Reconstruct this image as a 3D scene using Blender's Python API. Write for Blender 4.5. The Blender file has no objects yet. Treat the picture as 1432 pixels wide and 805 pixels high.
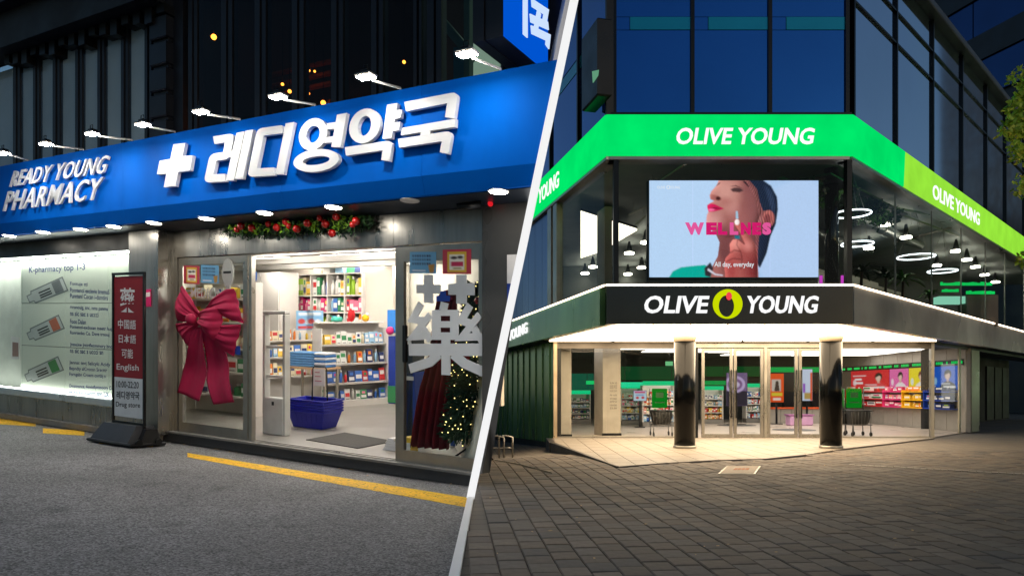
import bpy, math, random
import numpy as np
from mathutils import Vector
random.seed(7); rng = np.random.default_rng(7)
SC = bpy.context.scene
COL = SC.collection
R_ = math.radians

# ------------------------------------------------------------------ camera
EYE = 1.2
cam = bpy.data.cameras.new('camera'); cam_ob = bpy.data.objects.new('camera', cam); COL.objects.link(cam_ob)
cam.sensor_width = 36; cam.lens = 36 * 1000 / 1432
cam.shift_y = 142.5 / 1432
cam.clip_start = 0.05; cam.clip_end = 2000
cam_ob.location = (0, 0, EYE); cam_ob.rotation_euler = (R_(90), 0, 0)
SC.camera = cam_ob

# ------------------------------------------------------------------ world, sun, exposure
SUN_EL, SUN_ROT = 9, 140.0
world = bpy.data.worlds.new('World'); SC.world = world; world.use_nodes = True
wn = world.node_tree; wn.nodes.clear()
wo = wn.nodes.new('ShaderNodeOutputWorld'); wb = wn.nodes.new('ShaderNodeBackground'); ws = wn.nodes.new('ShaderNodeTexSky')
ws.sky_type = 'NISHITA'; ws.sun_disc = False
ws.sun_elevation = R_(SUN_EL); ws.sun_rotation = R_(SUN_ROT)
ws.air_density = 1.0; ws.dust_density = 0.6; ws.ozone_density = 2.5
wb.inputs[1].default_value = 0.085
wn.links.new(ws.outputs[0], wb.inputs[0]); wn.links.new(wb.outputs[0], wo.inputs[0])
sun = bpy.data.lights.new('sun', 'SUN'); sun.energy = 0.08; sun.angle = R_(15); sun.color = (1.0, 0.86, 0.74)
sun_ob = bpy.data.objects.new('sun', sun); COL.objects.link(sun_ob)
_d = Vector((math.sin(R_(SUN_ROT)) * math.cos(R_(12)), math.cos(R_(SUN_ROT)) * math.cos(R_(12)), math.sin(R_(12))))
sun_ob.rotation_euler = (-_d).to_track_quat('-Z', 'Y').to_euler()
SC.view_settings.view_transform = 'Standard'; SC.view_settings.look = 'None'
SC.view_settings.gamma = 1.0; SC.view_settings.use_curve_mapping = False
SC.view_settings.exposure = 0.0
cy = SC.cycles
cy.use_denoising = True
try:
    cy.denoiser = 'OPENIMAGEDENOISE'; cy.denoising_input_passes = 'RGB_ALBEDO_NORMAL'; cy.denoising_prefilter = 'ACCURATE'
except Exception:
    pass
cy.max_bounces = 8; cy.diffuse_bounces = 3; cy.glossy_bounces = 4; cy.transparent_max_bounces = 12; cy.transmission_bounces = 4
cy.sample_clamp_indirect = 4.0; cy.use_light_tree = True
cy.caustics_reflective = False; cy.caustics_refractive = False

# ------------------------------------------------------------------ colour + materials
def lin(c):
    c = [x / 255.0 for x in c]
    return tuple(x / 12.92 if x <= 0.04045 else ((x + 0.055) / 1.055) ** 2.4 for x in c)

_M = {}
def mat(name, rgb, rough=0.55, metal=0.0, var=0.12, scale=6.0, bump=0.0, spec=0.5, coat=0.0, stretch=None, rvar=0.1):
    """procedural Principled material: colour broken up by two noises, roughness by a third; rgb is 0-255 sRGB"""
    if name in _M: return _M[name]
    m = bpy.data.materials.new(name); m.use_nodes = True; nt = m.node_tree; N = nt.nodes; K = nt.links
    p = N['Principled BSDF']; tc = N.new('ShaderNodeTexCoord'); mp = N.new('ShaderNodeMapping')
    K.new(tc.outputs['Object'], mp.inputs[0])
    if stretch: mp.inputs['Scale'].default_value = stretch
    n1 = N.new('ShaderNodeTexNoise'); n1.inputs['Scale'].default_value = scale; n1.inputs['Detail'].default_value = 6
    n2 = N.new('ShaderNodeTexNoise'); n2.inputs['Scale'].default_value = scale * 0.23; n2.inputs['Detail'].default_value = 3
    K.new(mp.outputs[0], n1.inputs['Vector']); K.new(mp.outputs[0], n2.inputs['Vector'])
    ad = N.new('ShaderNodeMath'); ad.operation = 'ADD'; K.new(n1.outputs[0], ad.inputs[0]); K.new(n2.outputs[0], ad.inputs[1])
    mr = N.new('ShaderNodeMapRange'); mr.inputs['From Min'].default_value = 0.6; mr.inputs['From Max'].default_value = 1.4
    mr.inputs['To Min'].default_value = 1 - var; mr.inputs['To Max'].default_value = 1 + var; K.new(ad.outputs[0], mr.inputs['Value'])
    mx = N.new('ShaderNodeVectorMath'); mx.operation = 'SCALE'; mx.inputs[0].default_value = lin(rgb)
    K.new(mr.outputs[0], mx.inputs['Scale']); K.new(mx.outputs[0], p.inputs['Base Color'])
    rr = N.new('ShaderNodeMapRange'); rr.inputs['From Min'].default_value = 0.3; rr.inputs['From Max'].default_value = 0.7
    rr.inputs['To Min'].default_value = max(0.02, rough - rvar); rr.inputs['To Max'].default_value = min(1, rough + rvar)
    K.new(n2.outputs[0], rr.inputs['Value']); K.new(rr.outputs[0], p.inputs['Roughness'])
    p.inputs['Metallic'].default_value = metal; p.inputs['Specular IOR Level'].default_value = spec
    p.inputs['Coat Weight'].default_value = coat
    if bump:
        b = N.new('ShaderNodeBump'); b.inputs['Strength'].default_value = bump; b.inputs['Distance'].default_value = 0.02
        K.new(n1.outputs[0], b.inputs['Height']); K.new(b.outputs[0], p.inputs['Normal'])
    _M[name] = m
    return m

def emit(name, rgb, s=1.0, sample=True, var=0.0, scale=1.5):
    if name in _M: return _M[name]
    m = bpy.data.materials.new(name); m.use_nodes = True; nt = m.node_tree; nt.nodes.clear()
    o = nt.nodes.new('ShaderNodeOutputMaterial'); e = nt.nodes.new('ShaderNodeEmission')
    e.inputs[0].default_value = (*lin(rgb), 1); e.inputs[1].default_value = s
    if var:      # uneven lamps behind a translucent face
        tc = nt.nodes.new('ShaderNodeTexCoord'); n = nt.nodes.new('ShaderNodeTexNoise'); n.inputs['Scale'].default_value = scale; n.inputs['Detail'].default_value = 5
        r = nt.nodes.new('ShaderNodeMapRange'); r.inputs['From Min'].default_value = .3; r.inputs['From Max'].default_value = .7; r.inputs['To Min'].default_value = s * (1 - var); r.inputs['To Max'].default_value = s * (1 + var)
        nt.links.new(tc.outputs['Object'], n.inputs['Vector']); nt.links.new(n.outputs[0], r.inputs['Value']); nt.links.new(r.outputs[0], e.inputs[1])
    nt.links.new(e.outputs[0], o.inputs[0])
    if not sample: m.cycles.emission_sampling = 'NONE'
    _M[name] = m
    return m

def sheet(name, emis=None, rough=0.5):
    """printed sheet or lit screen: colour from the picture stored on its mesh"""
    if name in _M: return _M[name]
    m = bpy.data.materials.new(name); m.use_nodes = True; nt = m.node_tree; N = nt.nodes; K = nt.links
    at = N.new('ShaderNodeAttribute'); at.attribute_name = 'print'
    p = N['Principled BSDF']
    K.new(at.outputs['Color'], p.inputs['Base Color']); p.inputs['Roughness'].default_value = rough
    if emis:
        K.new(at.outputs['Color'], p.inputs['Emission Color']); p.inputs['Emission Strength'].default_value = emis
        p.inputs['Specular IOR Level'].default_value = 0.1
        d = N.new('ShaderNodeVectorMath'); d.operation = 'SCALE'; d.inputs['Scale'].default_value = 0.1
        K.new(at.outputs['Color'], d.inputs[0]); K.new(d.outputs[0], p.inputs['Base Color'])
        m.cycles.emission_sampling = 'NONE'
    _M[name] = m
    return m

def glass(name, tint=(1, 1, 1), refl=1.0, rough=0.02, base=0.0):
    if name in _M: return _M[name]
    m = bpy.data.materials.new(name); m.use_nodes = True; nt = m.node_tree; N = nt.nodes; K = nt.links; N.clear()
    o = N.new('ShaderNodeOutputMaterial'); t = N.new('ShaderNodeBsdfTransparent'); g = N.new('ShaderNodeBsdfGlossy')
    t.inputs[0].default_value = (*tint, 1); g.inputs['Roughness'].default_value = rough
    f = N.new('ShaderNodeFresnel'); f.inputs[0].default_value = 1.35
    mu = N.new('ShaderNodeMath'); mu.operation = 'MULTIPLY_ADD'; mu.inputs[1].default_value = refl; mu.inputs[2].default_value = base; mu.use_clamp = True
    mx = N.new('ShaderNodeMixShader')
    ge = N.new('ShaderNodeNewGeometry'); iv = N.new('ShaderNodeMath'); iv.operation = 'SUBTRACT'; iv.inputs[0].default_value = 1.0; K.new(ge.outputs['Backfacing'], iv.inputs[1])
    fr = N.new('ShaderNodeMath'); fr.operation = 'MULTIPLY'; K.new(mu.outputs[0], fr.inputs[0]); K.new(iv.outputs[0], fr.inputs[1])
    K.new(f.outputs[0], mu.inputs[0]); K.new(fr.outputs[0], mx.inputs[0]); K.new(t.outputs[0], mx.inputs[1]); K.new(g.outputs[0], mx.inputs[2])
    K.new(mx.outputs[0], o.inputs[0])
    _M[name] = m
    return m

# ------------------------------------------------------------------ frames: a = along a facade, b = into the building, z = up
class Frame:
    def __init__(s, O, A, ka=0.0, kb=0.0):
        s.O = np.array(O, float); A = np.array(A, float); A = A / np.hypot(*A)
        s.A = np.array([A[0], A[1], ka]); s.B = np.array([-A[1], A[0], kb]); s.Z = np.array([0, 0, 1.0])
        s.T = np.array([s.A, s.B, s.Z]); s.I = np.linalg.inv(s.T.T); s.c = s.I @ (np.array([0, 0, EYE]) - s.O)
    def w(s, a, b, z): return s.O + a * s.A + b * s.B + z * s.Z
    def ws(s, P): return s.O + np.asarray(P, float) @ s.T
    def loc(s, p): return s.I @ (np.array(p, float) - s.O)
    def _d(s, x, y): return s.I @ np.array([(x - 716) / 1000, 1, (545 - y) / 1000])
    def px(s, x, y, b):                       # survey point (x, y) taken on the plane b = const
        d = s._d(x, y); t = (b - s.c[1]) / d[1]; p = s.c + t * d; return (p[0], p[2])
    def gp(s, x, y, z=0.0):                   # survey point on the level z = const
        d = s._d(x, y); t = (z - s.c[2]) / d[2]; p = s.c + t * d; return (p[0], p[1])
    def a(s, x, b): return s.px(x, 500, b)[0]
    def z(s, x, y, b): return s.px(x, y, b)[1]

_n = math.hypot(1736, 1000); _u = (1736 / _n, -1000 / _n); KA = -117 / _n; KB = 0.117 * _u[0]
_P = (-0.058 * 8.9 - 0.12 * _u[1], 8.9 + 0.12 * _u[0], 0)
L = Frame(_P, _u, KA, 0)          # pharmacy front: the street climbs gently away from the camera
LI = Frame(_P, _u, KA, KB)        # pharmacy sales floor, ramping up from the door
W = Frame((0, 0, 0), (1, 0))
YF, YG = 13.04, 17.9
XL, XR = 0.132 * YF, 0.476 * YF
LW = Frame((XL, YF, 0), (0.2453, -0.9695))
RW = Frame((XR, YF, 0), (0.7124, 0.7018))

# ------------------------------------------------------------------ objects
def tag(o, label=None, cat=None, group=None, kind=None):
    if label: o['label'] = label
    if cat: o['category'] = cat
    if group: o['group'] = group
    if kind: o['kind'] = kind
    return o
_base = {}
def _off(p): return _base.get(p.name, np.zeros(3)) if p else np.zeros(3)
def thing(name, loc, label=None, cat=None, group=None, kind=None):
    o = bpy.data.objects.new(name, None); COL.objects.link(o); o.empty_display_size = 0.1
    o.location = tuple(loc); _base[o.name] = np.array(loc, float)
    return tag(o, label, cat, group, kind)

class MB:
    """collects geometry in a frame; build() links it as ONE mesh object"""
    def __init__(s, fr=W): s.fr = fr; s.v = []; s.f = []; s.sm = []
    def add(s, pts, faces, smooth=False, world=False):
        k = len(s.v); pts = np.asarray(pts, float)
        s.v += list(pts if world else s.fr.ws(pts)); s.f += [[k + i for i in f] for f in faces]; s.sm += [smooth] * len(faces)
        return s
    def box(s, a0, a1, b0, b1, z0, z1, ch=0.0):
        if a0 > a1: a0, a1 = a1, a0
        if b0 > b1: b0, b1 = b1, b0
        if z0 > z1: z0, z1 = z1, z0
        if ch <= 0:
            P = [(a, b, z) for z in (z0, z1) for b in (b0, b1) for a in (a0, a1)]
            return s.add(P, [(0, 2, 3, 1), (4, 5, 7, 6), (0, 1, 5, 4), (2, 6, 7, 3), (0, 4, 6, 2), (1, 3, 7, 5)])
        c = min(ch, (a1 - a0) * .45, (b1 - b0) * .45, (z1 - z0) * .45)
        P = []
        for z, i in ((z0, c), (z0 + c, 0), (z1 - c, 0), (z1, c)):
            P += [(a0 + i, b0 + i, z), (a1 - i, b0 + i, z), (a1 - i, b1 - i, z), (a0 + i, b1 - i, z)]
        F = [(3, 2, 1, 0), (12, 13, 14, 15)]
        for r in range(3):
            for j in range(4):
                F.append((4 * r + j, 4 * r + (j + 1) % 4, 4 * r + 4 + (j + 1) % 4, 4 * r + 4 + j))
        return s.add(P, F)
    def hexa(s, P8, world=False):   # bottom loop of four, then top loop of four
        return s.add(P8, [(3, 2, 1, 0), (4, 5, 6, 7), (0, 1, 5, 4), (1, 2, 6, 5), (2, 3, 7, 6), (3, 0, 4, 7)], world=world)
    def slab(s, poly, b0, b1):      # polygon in (a, z), pushed from b0 to b1
        n = len(poly); P = [(a, b0, z) for a, z in poly] + [(a, b1, z) for a, z in poly]
        F = [tuple(range(n)), tuple(range(2 * n - 1, n - 1, -1))] + [(i, i + n, (i + 1) % n + n, (i + 1) % n) for i in range(n)]
        return s.add(P, F)
    def plate(s, poly, z0, z1):     # polygon in (a, b), pushed from z0 to z1
        n = len(poly); P = [(a, b, z0) for a, b in poly] + [(a, b, z1) for a, b in poly]
        F = [tuple(range(n - 1, -1, -1)), tuple(range(n, 2 * n))] + [(i, (i + 1) % n, (i + 1) % n + n, i + n) for i in range(n)]
        return s.add(P, F)
    def ring(s, outer, inner, b0, b1):
        n = len(outer); P = [(a, b, z) for b in (b0, b1) for lp in (outer, inner) for a, z in lp]; F = []
        for i in range(n):
            j = (i + 1) % n
            F += [(i, j, n + j, n + i), (2 * n + j, 2 * n + i, 3 * n + i, 3 * n + j), (j, i, 2 * n + i, 2 * n + j), (n + i, n + j, 3 * n + j, 3 * n + i)]
        return s.add(P, F)
    def tube(s, path, r, n=8, closed=False, cap=True):
        path = [np.array(s.fr.w(*p)) for p in path]; m = len(path); P = []
        rr = r if isinstance(r, (list, tuple)) else [r] * m
        up = np.array([0.13, 0.21, 0.97])
        for i, p in enumerate(path):
            t = path[(i + 1) % m if closed else min(i + 1, m - 1)] - path[(i - 1) % m if closed else max(i - 1, 0)]
            t = t / (np.linalg.norm(t) + 1e-9); x = np.cross(t, up); x /= np.linalg.norm(x) + 1e-9; y = np.cross(x, t)
            for k in range(n):
                q = 2 * math.pi * k / n; P.append(p + rr[i] * (math.cos(q) * x + math.sin(q) * y))
        F = []
        for i in range(m if closed else m - 1):
            for k in range(n):
                F.append((i * n + k, i * n + (k + 1) % n, (i + 1) % m * n + (k + 1) % n, (i + 1) % m * n + k))
        s.add(P, F, True, True)
        if cap and not closed:
            k = len(s.v) - m * n
            s.f += [[k + i for i in range(n - 1, -1, -1)], [k + (m - 1) * n + i for i in range(n)]]; s.sm += [False, False]
        return s
    def lathe(s, a, b, prof, n=20, smooth=True):
        P = [(a + r * math.cos(2 * math.pi * k / n), b + r * math.sin(2 * math.pi * k / n), z) for r, z in prof for k in range(n)]; F = []
        for i in range(len(prof) - 1):
            for k in range(n):
                F.append((i * n + k, i * n + (k + 1) % n, (i + 1) * n + (k + 1) % n, (i + 1) * n + k))
        s.add(P, F, smooth)
        k0 = len(s.v) - len(P)
        s.f += [[k0 + i for i in range(n - 1, -1, -1)], [k0 + (len(prof) - 1) * n + i for i in range(n)]]; s.sm += [False, False]
        return s
    def ball(s, a, b, z, r, n=8, m=5, sq=(1, 1, 1)):
        pr = [(a, b, z)]; P = [(a, b, z - r * sq[2])]
        for i in range(1, m):
            t = math.pi * i / m
            P += [(a + r * sq[0] * math.sin(t) * math.cos(2 * math.pi * k / n), b + r * sq[1] * math.sin(t) * math.sin(2 * math.pi * k / n), z - r * sq[2] * math.cos(t)) for k in range(n)]
        P.append((a, b, z + r * sq[2])); e = len(P) - 1
        F = [(0, 1 + (k + 1) % n, 1 + k) for k in range(n)] + [(e, 1 + (m - 2) * n + k, 1 + (m - 2) * n + (k + 1) % n) for k in range(n)]
        for i in range(m - 2):
            F += [(1 + i * n + k, 1 + i * n + (k + 1) % n, 1 + (i + 1) * n + (k + 1) % n, 1 + (i + 1) * n + k) for k in range(n)]
        return s.add(P, F, True)
    def patch(s, e0, e1, nu, nv, fb, thick=0.01):
        """cloth between two edges (polylines of (a, z)), depth from fb(u, v); closed with a back"""
        def along(e, t):
            e = np.array(e, float); q = t * (len(e) - 1); i = min(int(q), len(e) - 2); return e[i] + (e[i + 1] - e[i]) * (q - i)
        G = []
        for back in (0, 1):
            for i in range(nu + 1):
                p0 = along(e0, i / nu); p1 = along(e1, i / nu)
                for j in range(nv + 1):
                    p = p0 + (p1 - p0) * j / nv
                    G.append((p[0], fb(i / nu, j / nv) + back * thick, p[1]))
        m = nv + 1; o = (nu + 1) * m; F = []
        for i in range(nu):
            for j in range(nv):
                F += [(i * m + j, i * m + j + 1, (i + 1) * m + j + 1, (i + 1) * m + j), (o + (i + 1) * m + j, o + (i + 1) * m + j + 1, o + i * m + j + 1, o + i * m + j)]
        for i in range(nu):
            for j in (0, nv): F.append((i * m + j, (i + 1) * m + j, o + (i + 1) * m + j, o + i * m + j))
        for j in range(nv):
            for i in (0, nu): F.append((i * m + j, i * m + j + 1, o + i * m + j + 1, o + i * m + j))
        return s.add(G, F, True)
    def stroke(s, path, w, b0, b1):   # a broad pen line in (a, z)
        p = [np.array(q, float) for q in path]; n = len(p); l = []; r = []
        for i in range(n):
            d0 = p[i] - p[i - 1] if i else p[1] - p[0]; d1 = p[i + 1] - p[i] if i < n - 1 else d0
            d0 = d0 / np.linalg.norm(d0); d1 = d1 / np.linalg.norm(d1); t = d0 + d1; t = t / (np.linalg.norm(t) + 1e-9)
            nn = np.array([-t[1], t[0]]); c = max(0.35, abs(nn @ np.array([-d1[1], d1[0]])))
            l.append(tuple(p[i] + nn * w / 2 / c)); r.append(tuple(p[i] - nn * w / 2 / c))
        return s.slab(l + r[::-1], b0, b1)
    def build(s, name, m, parent=None, **kw):
        me = bpy.data.meshes.new(name); off = _off(parent)
        V = np.array(s.v) if s.v else np.zeros((0, 3)); loc = np.zeros(3)
        if parent is None and len(V):
            loc = np.array([(V[:, 0].min() + V[:, 0].max()) / 2, (V[:, 1].min() + V[:, 1].max()) / 2, V[:, 2].min()]); off = loc
        me.from_pydata([tuple(x) for x in (V - off)], [], s.f); me.update()
        me.polygons.foreach_set('use_smooth', s.sm)
        if m: me.materials.append(m)
        o = bpy.data.objects.new(name, me); COL.objects.link(o)
        if parent is None: o.location = tuple(loc); _base[o.name] = loc
        else: o.parent = parent; _base[o.name] = _off(parent)
        return tag(o, **kw)

def copy_thing(o, delta, parent=None, **kw):
    c = o.copy(); COL.objects.link(c)
    if parent is None: c.location = tuple(np.array(o.location) + np.array(delta)); _base[c.name] = np.array(c.location)
    else: c.parent = parent
    for ch in o.children: copy_thing(ch, (0, 0, 0), c)
    return tag(c, **kw)

# ------------------------------------------------------------------ lettering
def text_mesh(body, bold=0.0, sp=1.0):
    cu = bpy.data.curves.new('txt', 'FONT'); cu.body = body; cu.space_character = sp; cu.offset = bold; cu.resolution_u = 3; cu.extrude = 0
    ob = bpy.data.objects.new('txt', cu); me = bpy.data.meshes.new_from_object(ob)
    V = np.array([v.co[:2] for v in me.vertices]); F = [tuple(p.vertices) for p in me.polygons]
    bpy.data.objects.remove(ob); bpy.data.curves.remove(cu); bpy.data.meshes.remove(me)
    return V, F
def text(fr, body, BL, BR, TL, b, m, name='lettering', parent=None, bold=0.0, depth=0.0, sp=1.0, **kw):
    """flat or raised lettering fitted between three corners (a, z) on plane b; raised by depth toward the street"""
    V, F = text_mesh(body, bold, sp)
    mn, mx = V.min(0), V.max(0); Q = (V - mn) / (mx - mn)
    BL, BR, TL = (np.array(q, float) for q in (BL, BR, TL))
    P2 = BL + Q[:, :1] * (BR - BL) + Q[:, 1:] * (TL - BL); n = len(P2)
    mb = MB(fr); front = [(p[0], b - depth, p[1]) for p in P2]
    if depth <= 0: mb.add(front, F)
    else:
        back = [(p[0], b, p[1]) for p in P2]; cnt = {}
        for f in F:
            for i in range(len(f)):
                e = (f[i], f[(i + 1) % len(f)]); cnt[e] = 1
        side = [(e[0], e[0] + n, e[1] + n, e[1]) for e in cnt if (e[1], e[0]) not in cnt]
        mb.add(front + back, list(F) + side)
    return mb.build(name, m, parent, **kw)
def textp(fr, body, bl, br, tl, b, m, **kw):     # corners given as survey points
    return text(fr, body, fr.px(*bl, b), fr.px(*br, b), fr.px(*tl, b), b, m, **kw)

# ------------------------------------------------------------------ printed pictures
class Canvas:
    def __init__(s, w, h, c):
        s.w, s.h = w, h; s.y, s.x = np.mgrid[0:h, 0:w]; s.x = s.x / (w - 1); s.y = s.y / (h - 1)
        s.p = np.zeros((h, w, 3)); s.p[:] = lin(c)
    def _mix(s, k, c):
        k = k[..., None] if k.ndim == 2 else k
        s.p = s.p * (1 - k) + np.asarray(c) * k
    def mask(s, pts):
        k = np.zeros((s.h, s.w)); o = [(-.3, -.3), (.3, -.3), (-.3, .3), (.3, .3)]
        for dx, dy in o:
            X = s.x + dx / s.w; Y = s.y + dy / s.h; ins = np.zeros(X.shape, bool); n = len(pts)
            for i in range(n):
                x0, y0 = pts[i]; x1, y1 = pts[(i + 1) % n]
                if y0 == y1: continue
                ins ^= ((Y < y0) != (Y < y1)) & (X < (x1 - x0) * (Y - y0) / (y1 - y0) + x0)
            k += ins / 4
        return k
    def soft(s, k, n):
        for _ in range(n):
            q = np.pad(k, 1, mode='edge'); k = (q[:-2, 1:-1] + q[2:, 1:-1] + q[1:-1, :-2] + q[1:-1, 2:] + 2 * q[1:-1, 1:-1]) / 6
        return k
    def poly(s, pts, c, blur=0, a=1.0): s._mix(s.soft(s.mask(pts), blur) * a, lin(c)); return s
    def ell(s, x, y, rx, ry, c, blur=0, a=1.0):
        k = np.clip((1 - np.sqrt(((s.x - x) / rx) ** 2 + ((s.y - y) / ry) ** 2)) * min(rx * s.w, ry * s.h) + .5, 0, 1)
        s._mix(s.soft(k, blur) * a, lin(c)); return s
    def rect(s, x0, y0, x1, y1, c, a=1.0): return s.poly([(x0, y0), (x1, y0), (x1, y1), (x0, y1)], c, 0, a)
    def sheet(s, fr, TL, TR, BL, b, name, m, parent=None, **kw):
        """lay the picture on plane b between three (a, z) corners, on a real backing board"""
        TL, TR, BL = (np.array(q, float) for q in (TL, TR, BL))
        P = TL + s.x.reshape(-1, 1) * (TR - TL) + s.y.reshape(-1, 1) * (BL - TL)
        mb = MB(fr); w, h = s.w, s.h
        mb.add([(p[0], b, p[1]) for p in P], [(i * w + j, (i + 1) * w + j, (i + 1) * w + j + 1, i * w + j + 1) for i in range(h - 1) for j in range(w - 1)])
        o = mb.build(name, m, parent, **kw)
        ca = o.data.color_attributes.new('print', 'FLOAT_COLOR', 'POINT')
        ca.data.foreach_set('color', np.concatenate([s.p.reshape(-1, 3), np.ones((w * h, 1))], 1).ravel())
        return o

ORD = 'first second third fourth fifth sixth seventh eighth ninth tenth eleventh twelfth thirteenth fourteenth fifteenth sixteenth seventeenth eighteenth nineteenth twentieth'.split()
ORD += ['twenty-' + o for o in ORD[:9]] + ['thirtieth']
# ------------------------------------------------------------------ shared materials
STEEL = mat('brushed_steel', (150, 148, 144), 0.32, 0.9, 0.18, 3.0, 0.03, stretch=(6, 6, 0.6))
ALU = mat('aluminium_frame', (160, 156, 148), 0.35, 0.85, 0.12, 8)
DARKMETAL = mat('dark_metal', (30, 33, 40), 0.45, 0.3, 0.15, 5, 0.02)
BLACKMETAL = mat('black_metal', (12, 12, 13), 0.4, 0.2, 0.15, 10)
WHITEP = mat('white_paint', (226, 224, 218), 0.55, 0, 0.05, 4, 0.01)
CREAM = mat('cream_wall', (214, 206, 194), 0.7, 0, 0.06, 2.5, 0.02)
PANE = glass('shop_glass', (0.93, 0.96, 0.95), 0.9)
PANED = glass('upper_glass', (0.62, 0.64, 0.66), .8, 0.03, 0.0)
LAMPW = emit('lamp_white', (255, 246, 230), 60.0)
TUBEW = emit('tube_white', (255, 246, 234), 58.0)

# ------------------------------------------------------------------ ground
def road_z(X, Y):
    a = (X - _P[0]) * _u[0] + (Y - _P[1]) * _u[1]; w = 0.5
    return -KA * w * np.log1p(np.exp(np.clip(-a / w, -40, 40))) * 1.0 - 0.02
def plaza_z(X, Y):
    e = np.exp(-((X + 0.6) / 2.0) ** 2 - ((np.minimum(Y, 19) - 19) / 4.6) ** 2)
    return -0.46 * e * (Y > 6)
def divider_x(Y): return np.where(Y < 8.95, -0.2504 - 0.0267 * Y, -0.4894 - 0.15 * (Y - 8.95))

def asphalt():
    m = mat('asphalt', (122, 121, 121), 0.85, 0, 0.10, 1.1, 0)
    nt = m.node_tree; N = nt.nodes; K = nt.links; p = N['Principled BSDF']
    tc = N['Texture Coordinate'] if 'Texture Coordinate' in N else N.new('ShaderNodeTexCoord')
    base = p.inputs['Base Color'].links[0].from_socket
    v = N.new('ShaderNodeTexVoronoi'); v.inputs['Scale'].default_value = 70; K.new(tc.outputs['Object'], v.inputs['Vector'])
    r = N.new('ShaderNodeMapRange'); r.inputs['To Min'].default_value = 0.35; r.inputs['To Max'].default_value = 1.65
    sx = N.new('ShaderNodeSeparateColor'); K.new(v.outputs['Color'], sx.inputs[0]); K.new(sx.outputs[0], r.inputs['Value'])
    s = N.new('ShaderNodeVectorMath'); s.operation = 'SCALE'; K.new(base, s.inputs[0]); K.new(r.outputs[0], s.inputs['Scale'])
    w = N.new('ShaderNodeTexNoise'); w.inputs['Scale'].default_value = 0.45; w.inputs['Detail'].default_value = 5; K.new(tc.outputs['Object'], w.inputs['Vector'])
    wr = N.new('ShaderNodeMapRange'); wr.inputs['From Min'].default_value = .35; wr.inputs['From Max'].default_value = .7; wr.inputs['To Min'].default_value = .78; wr.inputs['To Max'].default_value = 1.16; K.new(w.outputs[0], wr.inputs['Value'])
    s2 = N.new('ShaderNodeVectorMath'); s2.operation = 'SCALE'; K.new(s.outputs[0], s2.inputs[0]); K.new(wr.outputs[0], s2.inputs['Scale'])
    cw = N.new('ShaderNodeTexNoise'); cw.inputs['Scale'].default_value = 1.4; cw.inputs['Detail'].default_value = 4; K.new(tc.outputs['Object'], cw.inputs['Vector'])
    cm = N.new('ShaderNodeMixRGB'); cm.inputs[0].default_value = .35; K.new(tc.outputs['Object'], cm.inputs[1]); K.new(cw.outputs['Color'], cm.inputs[2])
    cv = N.new('ShaderNodeTexVoronoi'); cv.feature = 'DISTANCE_TO_EDGE'; cv.inputs['Scale'].default_value = .55; K.new(cm.outputs[0], cv.inputs['Vector'])
    cr = N.new('ShaderNodeMapRange'); cr.inputs['From Min'].default_value = 0.0; cr.inputs['From Max'].default_value = .006; cr.inputs['To Min'].default_value = .82; cr.inputs['To Max'].default_value = 1.0; K.new(cv.outputs['Distance'], cr.inputs['Value'])
    st = N.new('ShaderNodeTexNoise'); st.inputs['Scale'].default_value = 2.3; st.inputs['Detail'].default_value = 8; K.new(tc.outputs['Object'], st.inputs['Vector'])
    sr = N.new('ShaderNodeMapRange'); sr.inputs['From Min'].default_value = .58; sr.inputs['From Max'].default_value = .7; sr.inputs['To Min'].default_value = 1.0; sr.inputs['To Max'].default_value = .72; K.new(st.outputs[0], sr.inputs['Value'])
    mm = N.new('ShaderNodeMath'); mm.operation = 'MULTIPLY'; K.new(cr.outputs[0], mm.inputs[0]); K.new(sr.outputs[0], mm.inputs[1])
    s3 = N.new('ShaderNodeVectorMath'); s3.operation = 'SCALE'; K.new(s2.outputs[0], s3.inputs[0]); K.new(mm.outputs[0], s3.inputs['Scale'])
    K.new(s3.outputs[0], p.inputs['Base Color'])
    b = N.new('ShaderNodeBump'); b.inputs['Strength'].default_value = 0.55; b.inputs['Distance'].default_value = 0.006
    K.new(v.outputs['Distance'], b.inputs['Height']); K.new(b.outputs[0], p.inputs['Normal'])
    return m

def height_sheet(name, xs, ys, fz, m, side, **kw):
    """grid sheet on one side of the dividing line (side -1: street, +1: plaza)"""
    mb = MB(); V = []; nx = len(xs)
    for y in ys:
        k = float(divider_x(np.array(y)))
        for t in xs:
            x = k + side * t; V.append((x, y, float(fz(np.array(x), np.array(y)))))
    F = []
    for j in range(len(ys) - 1):
        for i in range(nx - 1):
            q = (j * nx + i, j * nx + i + 1, (j + 1) * nx + i + 1, (j + 1) * nx + i); F.append(q if side > 0 else q[::-1])
    mb.add(V, F, True); return mb.build(name, m, None, **kw)
_t = np.concatenate([np.linspace(0, 14, 57), np.array([17, 22, 30, 45, 70, 120, 300])])
_y = np.concatenate([np.array([-200, -60, -20, -6]), np.linspace(-2, 34, 91), np.array([40, 60, 100, 300, 800])])
ground = MB().plate([(-900, -900), (900, -900), (900, 1500), (-900, 1500)], -1.2, -1.0).build('ground', mat('bare_ground', (70, 68, 64), 0.9), None, kind='structure')
road = height_sheet('road', _t, _y, road_z, asphalt(), -1, kind='structure')

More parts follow.
